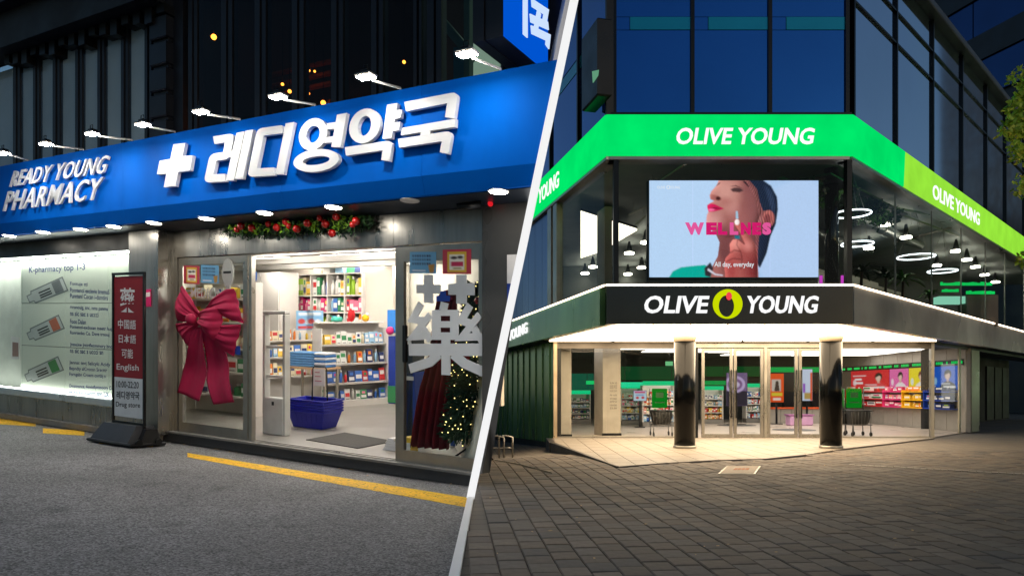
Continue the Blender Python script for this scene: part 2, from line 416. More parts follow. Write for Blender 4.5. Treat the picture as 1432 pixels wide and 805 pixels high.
def paving():
    m = mat('plaza_bedding', (66, 58, 52), 0.85, 0, 0.25, 3, 0.1); nt = m.node_tree; N = nt.nodes; K = nt.links; p = N['Principled BSDF']
    tc = N.new('ShaderNodeTexCoord'); mp = N.new('ShaderNodeMapping'); mp.inputs['Rotation'].default_value = (0, 0, R_(-94.6)); K.new(tc.outputs['Object'], mp.inputs[0])
    br = N.new('ShaderNodeTexBrick'); br.inputs['Scale'].default_value = 1.0
    for k, v in (('Brick Width', .24), ('Row Height', .2), ('Mortar Size', .006)): br.inputs[k].default_value = v
    br.inputs['Color1'].default_value = (*lin((112, 104, 94)), 1); br.inputs['Color2'].default_value = (*lin((98, 92, 84)), 1); br.inputs['Mortar'].default_value = (*lin((34, 30, 27)), 1)
    K.new(mp.outputs[0], br.inputs['Vector']); K.new(br.outputs[0], p.inputs['Base Color'])
    return m
plaza = height_sheet('plaza', _t, _y, lambda x, y: plaza_z(x, y) - 0.03, paving(), 1, kind='structure')

# pavers: a rotated running bond, the nearest ones single pieces, the rest joined
def paver_mats():
    return [mat('paver_%s' % n, c, 0.8, 0, 0.3, 14, 0.12) for n, c in (('grey', (100, 93, 86)), ('umber', (92, 84, 76)), ('tan', (110, 100, 90)), ('slate', (82, 79, 76)), ('dun', (102, 91, 80)))]
PM = paver_mats()
def apron_edge(X):     # front edge of the tiled entrance apron (Y at X)
    pts = [W.gp(*q) for q in ((865, 652), (930, 647), (1000, 643), (1070, 641), (1130, 635), (1180, 627), (1250, 619), (1310, 612))]
    return float(np.interp(X, [p[0] for p in pts], [p[1] for p in pts], left=99, right=99))
def in_apron(X, Y): return X > 1.3 and Y > apron_edge(X) - 0.05 and X < 10.9
cands = []
PROT = 4.6
ca, sa = math.cos(R_(PROT)), math.sin(R_(PROT)); PW, PD, GAP = 0.20, 0.24, 0.007
for r in range(-5, 50):
    for c in range(-14, 72):
        lx = c * PW; ly = (r + 0.5 * (c % 2)) * PD + 3.0
        X = lx * ca - ly * sa; Y = lx * sa + ly * ca
        if Y < 3.6 or Y > 14.2 or X < float(divider_x(np.array(Y))) + 0.12: continue
        if abs(X / Y) > 0.80 or in_apron(X, Y + 0.1): continue
        cands.append((1.0 / Y ** 2 if Y > 4.45 and abs(X / Y) < 0.735 else 0, X, Y))
cands.sort(reverse=True)
bx = MB().box(-PW / 2 + GAP / 2, PW / 2 - GAP / 2, -PD / 2 + GAP / 2, PD / 2 - GAP / 2, -0.05, 0, 0.007)
pms = []
for pm in PM:
    me = bpy.data.meshes.new('paver'); me.from_pydata([tuple(v) for v in bx.v], [], bx.f); me.materials.append(pm); pms.append(me)
rest = [MB() for _ in PM]
for i, (sc_, X, Y) in enumerate(cands):
    zz = float(plaza_z(np.array(X), np.array(Y))) + random.uniform(-0.004, 0.003)
    k = random.choices(range(5), (5, 4, 3, 2, 2))[0]; tx, ty = random.gauss(0, .006), random.gauss(0, .006)
    sl = (float(plaza_z(np.array(X + .1), np.array(Y))) - float(plaza_z(np.array(X - .1), np.array(Y)))) / .2
    sy = (float(plaza_z(np.array(X), np.array(Y + .1))) - float(plaza_z(np.array(X), np.array(Y - .1)))) / .2
    if i < 300:
        o = bpy.data.objects.new('paver', pms[k]); COL.objects.link(o); o.parent = plaza
        o.location = tuple(np.array([X, Y, zz]) - _base[plaza.name]); o.rotation_euler = (math.atan(sy) + tx, -math.atan(sl) + ty, R_(PROT) + random.gauss(0, .006))
    else:
        V = np.array(bx.v); P = np.stack([V[:, 0] * ca - V[:, 1] * sa, V[:, 0] * sa + V[:, 1] * ca, V[:, 2]], 1)
        P[:, 2] += P[:, 0] * sl + P[:, 1] * sy + zz; P[:, 0] += X; P[:, 1] += Y
        rest[k].add(P, bx.f, world=True)
allr = MB()
for k, mb in enumerate(rest):
    if mb.v: mb.build('distant_pavers', PM[k], plaza, kind='stuff')

lv = MB()
for _ in range(150):
    Y = 5 + 8 * rng.random(); X = float(divider_x(np.array(Y))) + .2 + rng.random() * (Y * .75 + .2)
    if in_apron(X, Y): continue
    s_ = .008 + .016 * rng.random(); t_ = rng.random() * 6.28; z = float(plaza_z(np.array(X), np.array(Y))) + .006
    c_, n_ = np.array([math.cos(t_), math.sin(t_), .1]) * s_, np.array([-math.sin(t_), math.cos(t_), .25]) * s_ * .6; o_ = np.array([X, Y, z])
    lv.add([o_ - c_, o_ - n_ * .8, o_ + c_, o_ + n_], [(0, 1, 2, 3)])
for _ in range(110):
    a = -11 * rng.random() ; b = -.14 - .25 * rng.random() ** 2; X, Y, _z = L.w(a, b, 0); z = float(road_z(np.array(X), np.array(Y))) + .012; s_ = .012 + .012 * rng.random(); t_ = rng.random() * 6.28
    c_, n_ = np.array([math.cos(t_), math.sin(t_), .1]) * s_, np.array([-math.sin(t_), math.cos(t_), .25]) * s_ * .6; o_ = np.array([X, Y, z])
    lv.add([o_ - c_, o_ - n_ * .8, o_ + c_, o_ + n_], [(0, 1, 2, 3)])
tag(lv.build('fallen_leaves', mat('dry_leaf', (176, 148, 108), .8, 0, .4, 40), None), 'small dry leaves scattered over the pavers and along the kerb', 'leaves', kind='stuff')

# access cover let into the pavers
q = [W.gp(*p) for p in ((1004, 663), (1056, 663), (1064, 652), (1016, 652))]
ac = thing('access_cover', (q[0][0], q[0][1], 0), 'pale square access cover set in the pavers before the tiled entrance', 'access cover')
MB().plate(q, -0.02, 0.012).build('frame', ALU, ac)
qc = np.mean(q, 0); qi = [tuple(np.array(p) * .9 + qc * .1) for p in q]
MB().plate(qi, 0.012, 0.018).build('plate', mat('cover_concrete', (196, 180, 160), 0.8, 0, .15, 20), ac)
for t0 in (0.3, 0.42, 0.54, 0.66):
    c0 = np.array(qi[0]) * (1 - t0) + np.array(qi[1]) * t0; c1 = np.array(qi[3]) * (1 - t0) + np.array(qi[2]) * t0
    p0, p1 = c0 * .6 + c1 * .4, c0 * .35 + c1 * .65; e = np.array([.05, 0])
    MB().plate([tuple(p0), tuple(p0 + e), tuple(p1 + e), tuple(p1)], 0.018, 0.02).build('mark', mat('orange_mark', (190, 110, 50), .7), ac)

# white divider line between street and plaza, with an added glowing divider fin above
WHITEK = mat('divider_white', (246, 246, 246), 0.6, 0, 0.03, 6)
kl = MB()
ys = np.linspace(2.0, 8.2, 14)
P = []
for y in ys:
    k = -0.2504 - 0.0267 * y; z = 0.012
    P += [(k - .034, y, -0.05), (k + .034, y, -0.05), (k + .034, y, z), (k - .034, y, z)]
F = []
for j in range(len(ys) - 1):
    for c in range(4): F.append((4 * j + c, 4 * j + (c + 1) % 4, 4 * j + 4 + (c + 1) % 4, 4 * j + 4 + c))
kl.add(P, F + [(3, 2, 1, 0), (4 * len(ys) - 4, 4 * len(ys) - 3, 4 * len(ys) - 2, 4 * len(ys) - 1)])
kl.build('divider_line', WHITEK, None, label='straight white kerb line between the grey asphalt and the brown pavers', cat='kerb')  # added divider between street and plaza, not a kerb

def line_a(b, z, fr=L):      # where the raked end of the pharmacy lies on plane b at height z
    p, q = fr.px(803, 0, b), fr.px(803 - .2087 * 800, 800, b); t = (z - p[1]) / (q[1] - p[1]); return p[0] + t * (q[0] - p[0])
def rprism(mb, a0, z0, z1, b0, b1, a1=99.0, cut=0.03):
    """block from a0 to the raked end (or to a1 where that comes first)"""
    lo, hi = line_a(b0, z0), line_a(b0, z1)
    zk = z0 + (z1 - z0) * min(.98, max(.02, (a1 - lo) / (hi - lo))) if hi != lo else (z0 + z1) / 2
    P = []
    for b in (b0, b1):
        P += [(a0, b, z0)] + [(min(a1, line_a(b, z) - cut), b, z) for z in (z0, zk, z1)] + [(a0, b, z1)]
    n = 5; F = [(0, 1, 2, 3, 4), (9, 8, 7, 6, 5)] + [(i, i + n, (i + 1) % n + n, (i + 1) % n) for i in range(n)]
    return mb.add(P, F)

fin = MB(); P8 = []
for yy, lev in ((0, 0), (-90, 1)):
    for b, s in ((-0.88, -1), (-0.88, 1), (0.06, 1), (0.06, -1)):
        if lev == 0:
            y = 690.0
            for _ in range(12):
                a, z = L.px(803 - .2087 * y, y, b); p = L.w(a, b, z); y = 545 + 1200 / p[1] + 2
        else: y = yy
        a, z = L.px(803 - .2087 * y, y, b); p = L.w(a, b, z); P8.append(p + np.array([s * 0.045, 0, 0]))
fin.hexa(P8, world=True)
fin.build('divider_fin', emit('fin_glow', (248, 248, 248), .97, False), None, label='slim glowing white light fin leaning between the pharmacy and the corner store', cat='light')  # added divider, given its own glow so it reads white; not a lamp

# yellow road markings
YEL = mat('yellow_paint', (240, 186, 34), 0.75, 0, 0.3, 40, 0.1)
_nt = YEL.node_tree; _N = _nt.nodes; _K = _nt.links
_tc = _N.new('ShaderNodeTexCoord'); _wn = _N.new('ShaderNodeTexNoise'); _wn.inputs['Scale'].default_value = 26; _wn.inputs['Detail'].default_value = 9; _wn.inputs['Roughness'].default_value = .7
_wr = _N.new('ShaderNodeMapRange'); _wr.inputs['From Min'].default_value = .56; _wr.inputs['From Max'].default_value = .64; _tb = _N.new('ShaderNodeBsdfTransparent'); _ms = _N.new('ShaderNodeMixShader')
_K.new(_tc.outputs['Object'], _wn.inputs['Vector']); _K.new(_wn.outputs[0], _wr.inputs['Value']); _K.new(_wr.outputs[0], _ms.inputs[0]); _K.new(_N['Principled BSDF'].outputs[0], _ms.inputs[1]); _K.new(_tb.outputs[0], _ms.inputs[2]); _K.new(_ms.outputs[0], _N['Material Output'].inputs[0])
def on_road(x, y):
    Y = 9.0
    for _ in range(40):
        X = (x - 716) / 1000 * Y; z = float(road_z(np.array(X), np.array(Y))); Y = 0.7 * Y + 0.3 * (1.2 - z) / ((y - 545) / 1000)
    return X, Y
def marking(pl, pr, th0, th1):
    n = 12; P = []
    for i in range(n + 1):
        t = i / n; x = pl[0] + (pr[0] - pl[0]) * t; y = pl[1] + (pr[1] - pl[1]) * t; th = th0 + (th1 - th0) * t
        for dy in (-th / 2, th / 2):
            X, Y = on_road(x, y + dy); P.append((X, Y, float(road_z(np.array(X), np.array(Y))) + 0.004))
    MB().add(P, [(2 * i, 2 * i + 1, 2 * i + 3, 2 * i + 2) for i in range(n)]).build('yellow_marking', YEL, road)
marking((262, 636), (657, 703), 6, 14); marking((138, 616), (214, 621), 8, 8); marking((60, 602), (118, 605.5), 7, 7); marking((-20, 588), (50, 592.5), 8, 7)

# ================================================================== PHARMACY BUILDING
ph = thing('pharmacy_building', L.w(-5, 0, 0), 'dark building with a steel framed pharmacy shopfront on the ground floor', 'building')
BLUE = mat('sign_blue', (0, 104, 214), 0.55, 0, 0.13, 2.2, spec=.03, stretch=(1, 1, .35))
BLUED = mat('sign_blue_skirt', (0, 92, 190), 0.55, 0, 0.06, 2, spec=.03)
STONE = mat('dark_stone', (74, 72, 70), 0.3, 0, 0.3, 2.2, 0.02)
CONC = mat('step_concrete', (120, 118, 114), 0.7, 0, 0.2, 9, 0.08)
SLATE = mat('step_slate', (58, 58, 59), 0.6, 0, 0.2, 9, 0.05)
ax = lambda x, b=0: L.a(x, b)

# step, kerb and base
rprism(MB(L), ax(222, -.12), 0.0, .14, -.12, .1).build('step', SLATE, ph)
rprism(MB(L), ax(222, -.12), .14, .17, -.14, .1).build('step_nosing', CONC, ph)
MB(L).box(-16, ax(222, -.2) - .01, -.34, 0.1, 0, .10).build('kerb_base', CONC, ph)
MB(L).box(-16, ax(180, -.3), -.22, -.1, .10, .46).build('window_plinth', STEEL, ph)
MB(L).box(-16, ax(180, -.3), -.27, -.08, .46, .60, .02).build('window_sill', mat('sill_metal', (186, 196, 200), .35, .5), ph)
# pillar of brushed steel between the display window and the doors
pl0, pl1 = ax(180, -.3), ax(221, -.3)
MB(L).box(pl0, pl1, -.3, .12, .10, 3.49, .012).build('steel_pillar', STEEL, ph)
MB(L).box(pl1, ax(249), -.02, .12, .17, 3.49).build('steel_return', STEEL, ph)
# lintel over the doors, in sheets
le = [ax(249), ax(346), ax(450), ax(552), ax(678) - .02]
for i in range(4): MB(L).box(le[i] + .003, le[i + 1] - .003, -.03, .12, 3.06, 3.49, .006).build('lintel_sheet', STEEL, ph)
MB(L).box(-16, pl0, -.18, .1, 3.2, 3.49).build('window_header', BLACKMETAL, ph)
# stone pilaster at the end
rprism(MB(L), ax(679), 0.17, 3.49, -.08, .1).build('stone_pilaster', STONE, ph)

# display window: glass, backing, printed panel
MB(L).box(ax(0, -.2) - 3.5, ax(30, -.2), -.19, -.178, .60, 3.2).build('display_pane', PANE, ph)
MB(L).box(ax(30, -.2) + .01, pl0 - .005, -.19, -.178, .60, 3.2).build('display_pane', PANE, ph)
MB(L).box(-16, pl0, 0.12, .2, .10, 3.49).build('display_back', mat('display_white', (212, 216, 206), .6), ph)
MB(L).box(-16, pl0, -.172, -.115, 3.17, 3.19).build('display_light_or_fill', emit('display_lamp', (246, 248, 238), 50.0), ph)
MB(L).box(-16, pl0, -.172, -.125, .605, .62).build('display_light_or_fill', emit('display_fill_low', (246, 248, 238), 14.0), ph)  # unseen strip added to brighten the lower part of the printed panel

# doors: fixed bay with the bow, open bay, sliding door
def door(a0, a1, z0, z1, name, rake=False, b0=0.0, b1=.06, st=.12, br_=.16, tr_=.12):
    d = thing(name, L.w(a0, 0, z0)); d.parent = ph; d.location = tuple(L.w(a0, 0, z0) - _base[ph.name])
    fm = MB(L)
    fm.box(a0, a0 + st, b0, b1, z0, z1)
    if rake:
        rprism(fm, a0 + st, z0, z0 + br_, b0, b1, a1); rprism(fm, a0 + st, z1 - tr_, z1, b0, b1, a1)
        fm.box(a1 - st * .6, a1, b0, b1, z0 + 1.2, z1 - tr_)
    else:
        fm.box(a0 + st, a1, b0, b1, z0, z0 + br_); fm.box(a0 + st, a1, b0, b1, z1 - tr_, z1); fm.box(a1 - st, a1, b0, b1, z0 + br_, z1 - tr_)
    fm.build('door_frame', ALU, d)
    pm_ = MB(L)
    if rake: rprism(pm_, a0 + st, z0 + br_, z1 - tr_, b0 + .02, b0 + .03, a1 - .03)
    else: pm_.box(a0 + st, a1 - st, b0 + .02, b0 + .03, z0 + br_, z1 - tr_)
    pm_.build('pane', PANE, d)
    return d
d1 = door(ax(250), ax(346), .17, 3.05, 'fixed_door', st=.1)
d2 = door(ax(553), ax(678) - .01, .17, 3.05, 'sliding_door', True, st=.14, tr_=.2)
MB(L).box(ax(566), ax(566) + .05, -.05, 0, 1.5, 2.0, .01).build('handle', BLACKMETAL, d2)
MB(L).box(ax(348), ax(348) + .06, 0.0, .08, .17, 3.05).build('door_jamb', ALU, ph)
MB(L).box(ax(346), ax(553), -.01, .05, .165, .18).build('door_track', ALU, ph)

# ---- sales floor shell
e0 = L.w(line_a(.1, 0) - .06, .1, 0); ez = L.w(line_a(.1, 3.6) - .06, .1, 3.6)
dv = np.array([-0.22, 1.0, 0]) * 5.6
cb0, cb1 = LI.loc(e0 + dv), LI.loc(ez + dv); ca0, ca1 = LI.loc(e0), LI.loc(ez)
BK = 5.7
MB(LI).plate([(-11, .1), (ca0[0], .1), (cb0[0] + .1, min(BK, cb0[1])), (-11, BK)], .02, .17).build('sales_floor', mat('floor_tile', (150, 146, 140), .4, 0, .1, 3), ph)
MB(LI).plate([(-11, .1), (ca1[0] - .1, .1), (cb0[0], BK), (-11, BK)], 3.35, 3.45).build('sales_ceiling', WHITEP, ph)
MB(LI).box(-11, cb0[0] + 1.0, BK, BK + .12, .1, 3.5).build('back_wall', CREAM, ph)
MB(LI).box(-11.1, -11, .1, BK, .1, 3.5).build('side_wall', CREAM, ph)
ew = MB()
top = L.w(line_a(.1, 9) - .06, .1, 9.0)
t = np.array([.05, 0, 0]); dv2 = np.array([-0.22, 1, 0]) * 6.0
ew.hexa([e0 - t, e0 + t, e0 + t + dv2, e0 - t + dv2, top - t, top + t, top + t + dv2, top - t + dv2], world=True)
ew.build('party_wall', CREAM, ph)
# ceiling beams and tubes
for b in (1.3, 2.9, 4.5): MB(LI).box(-10.8, -1.4 - b * .55, b, b + .3, 3.14, 3.345).build('ceiling_beam', WHITEP, ph)
tn = 0
for b, a_ in ((.85, -4.9), (.85, -3.0), (2.1, -6.2), (2.1, -4.2), (2.1, -2.9), (3.7, -7.6), (3.7, -5.8), (3.7, -4.2), (5.0, -8.2), (5.0, -6.3), (5.0, -4.8)):
    f_ = thing('ceiling_tube_light', LI.w(a_, b, 3.2), '%s white tube light from the open doorway under the pharmacy ceiling' % ORD[tn], 'light', 'pharmacy tube lights'); tn += 1
    MB(LI).box(a_ - .62, a_ + .62, b - .05, b + .05, 3.24, 3.345).build('housing', WHITEP, f_)
    MB(LI).box(a_ - .6, a_ + .6, b - .035, b + .035, 3.19, 3.24).build('tube', TUBEW, f_)

# ---- upper front
UB = .3
MB(L).box(-16, ax(617, UB), 2.6, 2.7, 4.3, 9.2).build('upper_room_wall', mat('upper_dark', (64, 54, 46), .8, 0, .3, 1), ph)
MB(L).plate([(-16, .1), (line_a(.1, 4.6) - .2, .1), (line_a(.1, 4.6) - 1.7, 2.7), (-16, 2.7)], 4.5, 4.6).build('upper_floor', DARKMETAL, ph)
MB(L).plate([(-16, .1), (1.2, .1), (-.6, 2.7), (-16, 2.7)], 9.0, 9.2).build('upper_ceiling', DARKMETAL, ph)
mul = [(18, 26), (46, 53), (73.5, 81.6), (105, 113), (136, 144), (169, 177), (202, 210), (263, 274), (309, 323), (356, 370), (408, 423), (463, 478), (519, 534), (578, 588), (597, 616), (700, 708)]
for x0, x1 in mul:
    a0, a1 = ax(x0, UB - .14), ax(x1, UB - .14); mid = a0 * .45 + a1 * .55
    MB(L).box(a0, mid - .012, UB - .14, UB - .0, 4.6, 9.0).box(mid + .012, a1, UB - .12, UB - .0, 4.6, 9.0).box(mid - .012, mid + .012, UB - .09, UB - .0, 4.6, 9.0).build('mullion', DARKMETAL, ph)
edges = [-60] + [e for m_ in mul for e in m_]
for i in range(0, len(edges) - 1, 2):
    x0, x1 = edges[i], edges[i + 1] if i + 1 < len(edges) else 720
    if x0 == 210: continue
    MB(L).box(ax(x0, UB - .1) + .0, ax(x1, UB - .1) - .0, UB - .1, UB - .088, 4.6, 9.0).build('window_pane', PANE if x0 < 200 or x0 > 600 else PANED, ph)
# panelled pier
pa0, pa1, pa2 = ax(212, .1), ax(235, .1), ax(263, UB)
for i in range(10):
    z0 = 4.62 + i * .45
    MB(L).box(pa0, pa1, .06, .6, z0, z0 + .39, .02).build('pier_panel', DARKMETAL, ph)
MB(L).box(pa0 + .03, pa1 - .03, .12, .6, 4.6, 9.0).box(pa1, pa2, UB - .1, .6, 4.6, 9).build('pier_core', DARKMETAL, ph)
# grey sheets behind the first row of windows, and a dark cornice over them
for i, (x0, x1) in enumerate([(-60, 18), (26, 46), (53, 73.5), (81.6, 105), (113, 136), (144, 169), (177, 202)]):
    MB(L).box(ax(x0, .25), ax(x1, .25), .25, .26, 4.62, 7.3 + .02 * (i % 3)).build('backsheet', mat('grey_backsheet', (170, 180, 190), .8, 0, .12, 2, .05), ph)
MB(L).box(-16, ax(211, -.2), -.25, .28, 7.42, 8.1).build('cornice', mat('cornice_black', (15, 16, 19), .6, .1), ph)
MB(L).box(-16, ax(211, -.2), -.5, .28, 8.1, 8.3).build('cornice_cap', mat('cornice_black', (15, 16, 19), .6, .1), ph)
for k in range(16):
    a0 = -11.6 + k * .34
    MB(L).box(a0, a0 + .2, .0, .26, 7.26 - .06 * (k % 3), 7.415).build('cornice_tooth', BLACKMETAL, ph)
# pale lit stair window beside the projecting sign
MB(L).box(ax(617, .6), ax(706, .6), 1.2, 1.22, 4.6, 9.0).build('stair_wall', emit('stair_glow', (120, 142, 126), 1.0), ph)
MB(L).box(ax(640, .6), ax(648, .6), .75, .85, 4.6, 9).build('stair_post', mat('stair_green', (62, 92, 84), .5), ph)
MB(L).box(ax(617, .6), ax(640, .6), .9, .95, 5.6, 6.05).build('stair_sign', mat('stair_teal', (20, 84, 96), .5), ph)
MB(L).stroke([L.px(600, 10, .8), L.px(660, 80, .8)], .12, .8, .9).build('stair_rail', mat('stair_green', (62, 92, 84), .5), ph)
rprism(MB(L), ax(708, UB), 4.6, 9.0, UB - .05, UB + .05).build('end_panel', DARKMETAL, ph)

# window poster upstairs
c = Canvas(20, 32, (150, 172, 214)); c.rect(0, 0, 1, .04, (230, 234, 240)); c.ell(.75, .95, .5, .42, (30, 30, 34)); c.ell(.75, .95, .42, .36, (150, 172, 214)); c.rect(.1, .72, .45, .9, (196, 120, 130)); c.rect(.88, 0, 1, 1, (210, 214, 220))
wp = c.sheet(L, L.px(24, 161, .4), L.px(68, 152, .4), L.px(24, 232, .4), .4, 'window_poster', sheet('upper_poster', rough=.7), None, label='pale blue poster behind the upper window beside the end sign lamp', cat='poster')
# warm bulbs in the upstairs room
for i, (x, y, s_) in enumerate([(299, 52, 1.6), (405, 128, 1), (395, 118, .8), (425, 137, 1), (431, 131, .9), (452, 144, 1.3), (432, 99, .7), (440, 100, .6), (31, 136, .8), (565, 87, .8), (134, 105, .6), (97, 178, .6), (131, 195, .6)]):
    b = 1.6 if x > 260 else .42; a, z = L.px(x, y, b)
    bu = thing('pendant_bulb', L.w(a, b, z), '%s warm glowing bulb seen behind the dark upper windows, counted along the survey of the room' % ORD[i], 'bulb', 'upstairs bulbs')
    bu['label'] = '%s amber bulb glowing behind the dark upper pharmacy windows' % ['large hanging', 'low middle', 'dim upper', 'second low', 'bright low', 'brightest clustered', 'faint high', 'faintest high', 'tiny sheet-side', 'flat disc-like', 'tiny high sheet-side', 'tiny mid sheet-side', 'tiny low blind-side'][i]
    MB(L).ball(a, b, z, .034 * s_).build('globe', emit('amber', (255, 140, 44), 14.0), bu)
    MB(L).tube([(a, b, z + .04 * s_), (a, b, min(8.98, z + 1.2))], .006, 5).build('cord', BLACKMETAL, bu)
wr = thing('wooden_rack', L.w(ax(430, 1.8), 1.8, 5), 'brown wooden rack with string lights inside the upper room', 'rack')
for y in (92, 108, 122): MB(L).box(ax(372, 1.8), ax(462, 1.8), 1.8, 1.9, L.z(420, y, 1.8) - .05, L.z(420, y, 1.8)).build('shelf', mat('rack_wood', (120, 60, 24), .6), wr)
for x in (374, 415, 458): MB(L).box(ax(x, 1.8), ax(x, 1.8) + .06, 1.8, 1.9, 4.6, 6.1).build('post', mat('rack_wood', (120, 60, 24), .6), wr)

# ---- the long blue fascia sign
SB, Z0, Z1, Z2 = -.77, 3.5, 3.715, 4.785
sg = thing('fascia_sign', L.w(-5, SB, Z0), 'long blue fascia sign with raised white lettering above the pharmacy front', 'sign')
cuts = [-16, ax(-5, SB), ax(172, SB), ax(392, SB), ax(590, SB)]
for i in range(4):
    MB(L).box(cuts[i] + .002, cuts[i + 1] - .002, SB, SB + .05, Z1, Z2).build('panel', BLUE, sg)
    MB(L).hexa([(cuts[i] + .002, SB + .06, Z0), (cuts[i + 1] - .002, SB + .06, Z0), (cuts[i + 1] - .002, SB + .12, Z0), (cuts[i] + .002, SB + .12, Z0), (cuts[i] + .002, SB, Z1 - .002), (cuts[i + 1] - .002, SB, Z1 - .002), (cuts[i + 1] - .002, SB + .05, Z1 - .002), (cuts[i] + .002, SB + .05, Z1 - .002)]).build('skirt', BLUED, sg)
rprism(MB(L), cuts[4] + .002, Z1, Z2, SB, SB + .05).build('panel', BLUE, sg)
zq_ = Z1 - .002
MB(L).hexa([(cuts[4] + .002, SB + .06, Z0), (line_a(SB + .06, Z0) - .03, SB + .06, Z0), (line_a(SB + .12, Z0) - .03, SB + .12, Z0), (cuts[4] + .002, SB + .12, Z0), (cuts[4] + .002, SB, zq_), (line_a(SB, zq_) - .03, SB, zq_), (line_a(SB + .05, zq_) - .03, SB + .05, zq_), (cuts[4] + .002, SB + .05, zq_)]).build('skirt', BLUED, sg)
rprism(MB(L), -16, Z2 - .03, Z2 - .002, SB + .052, .28).build('top', BLUED, sg)
rprism(MB(L), -16, Z0 - .008, Z0 + .02, SB + .13, .12).build('soffit', mat('soffit_navy', (34, 44, 58), .4, .2), sg)
LET = mat('letter_white', (238, 240, 242), .45, 0, .03, 3)
def zA(p): return (210 + p[0] / 5.033, 120 + p[1] / 5.033)
def zB(p): return (400 + p[0] / 5.365, 120 + p[1] / 5.365)
LD = .055
def let(polys, f, name='letter'):
    mb = MB(L)
    for i, q in enumerate(polys): mb.slab([L.px(*f(p), SB - .03) for p in q][::-1], SB - .03 - LD + .0015 * i, SB - .03)
    for i, q in enumerate(polys): pass
    o = mb.build(name, LET, sg); return o
def pen(path, w):
    p = [np.array(q, float) for q in path]; r0 = w * .8
    n = len(p); l = []; r = []
    for i in range(n):
        d0 = p[i] - p[i - 1] if i else p[1] - p[0]; d1 = p[i + 1] - p[i] if i < n - 1 else d0
        d0 = d0 / np.linalg.norm(d0); d1 = d1 / np.linalg.norm(d1); t = d0 + d1; t /= np.linalg.norm(t)
        nn = np.array([-t[1], t[0]]); c = max(.4, abs(nn @ np.array([-d1[1], d1[0]])))
        cr = d0[0] * d1[1] - d0[1] * d1[0]
        for side, s in ((l, 1), (r, -1)):
            v = p[i] + s * nn * w / 2 / c
            if 0 < i < n - 1 and s * cr < -.2:       # the outer side of a bend is rounded
                a_, b_ = v - d0 * r0, v + d1 * r0
                side += [tuple((1 - t) ** 2 * a_ + 2 * t * (1 - t) * v + t * t * b_) for t in (0, .25, .5, .75, 1)]
            else: side.append(tuple(v))
    return l + r[::-1]
def rnd(pts, r=22, n=4):
    return list(pts)
def rnd_old(pts, r=22, n=4):
    out = [pts[0]]
    for i in range(1, len(pts) - 1):
        p0, p1, p2 = (np.array(pts[k], float) for k in (i - 1, i, i + 1))
        a = p1 + (p0 - p1) / np.linalg.norm(p0 - p1) * r; b = p1 + (p2 - p1) / np.linalg.norm(p2 - p1) * r
        for k in range(n + 1):
            t = k / n; out.append(tuple((1 - t) ** 2 * a + 2 * t * (1 - t) * p1 + t * t * b))
    return out + [pts[-1]]
def oval(cx, cy, rx, ry, sh=0.0, rot=0.0, n=28):
    o = []
    for k in range(n):
        t = 2 * math.pi * k / n; x, y = rx * math.cos(t), ry * math.sin(t)
        x, y = x * math.cos(rot) - y * math.sin(rot), x * math.sin(rot) + y * math.cos(rot); o.append((cx + x - sh * y, cy + y))
    return o
def ringlet(mb, cx, cy, rx, ry, ix, iy, sh, rot, d):
    mb.ring([L.px(*zB(p), SB - .03) for p in oval(cx, cy, rx, ry, sh, rot)][::-1], [L.px(*zB(p), SB - .03) for p in oval(cx, cy, ix, iy, sh, rot)][::-1], SB - .03 - LD - d, SB - .03)
let([[(187, 420), (270, 410), (250, 503), (323, 497), (303, 603), (220, 612), (200, 713), (118, 720), (137, 625), (70, 630), (90, 535), (165, 522)]], zA, 'cross')
let([pen(rnd([(470, 392), (582, 374), (560, 498), (466, 512), (433, 660), (550, 653)]), 54), [(630, 340), (685, 330), (610, 675), (555, 672)], [(692, 325), (746, 317), (672, 662), (618, 662)], [(575, 465), (622, 458), (612, 508), (565, 512)]], zA)
let([pen(rnd([(950, 315), (798, 335), (740, 620), (893, 610)], 40), 56), [(975, 275), (1033, 265), (960, 630), (903, 630)]], zA)
def letB(ovals, polys):
    mb = MB(L)
    for i, q in enumerate(polys): mb.slab([L.px(*zB(p), SB - .03) for p in q][::-1], SB - .03 - LD + .0015 * i, SB - .03)
    for i, o in enumerate(ovals): ringlet(mb, *o, .0015 * (i + 1))
    mb.build('letter', LET, sg)
letB([(226, 374, 104, 121, 50, 64, .16, 0), (250, 570, 172, 84, 102, 32, 0, -.13)],
     [[(405, 228), (478, 215), (432, 470), (362, 468)], [(330, 292), (400, 282), (393, 330), (322, 340)], [(300, 400), (385, 385), (375, 432), (290, 442)]])
letB([(612, 312, 114, 130, 48, 74, .16, 0)],
     [[(780, 155), (858, 142), (812, 405), (745, 408)], [(848, 196), (890, 190), (880, 250), (838, 260)], [(832, 288), (877, 282), (866, 345), (822, 350)], pen(rnd([(466, 502), (782, 455), (765, 570)], 34), 64)])
letB([], [pen(rnd([(915, 169), (1270, 100), (1248, 253)], 36), 70), [(890, 328), (1292, 258), (1288, 320), (882, 382)], [(1035, 340), (1108, 330), (1100, 378), (1025, 390)], pen(rnd([(864, 441), (1228, 386), (1205, 514)], 34), 66)])
textp(L, 'READY YOUNG', (15, 262), (147, 243), (22, 239.5), SB - .03, LET, name='letter', parent=sg, bold=.008, depth=.032, sp=1.1)
textp(L, 'PHARMACY', (6, 296), (138, 279.5), (13.5, 268), SB - .03, LET, name='letter', parent=sg, bold=.008, depth=.032, sp=1.1)

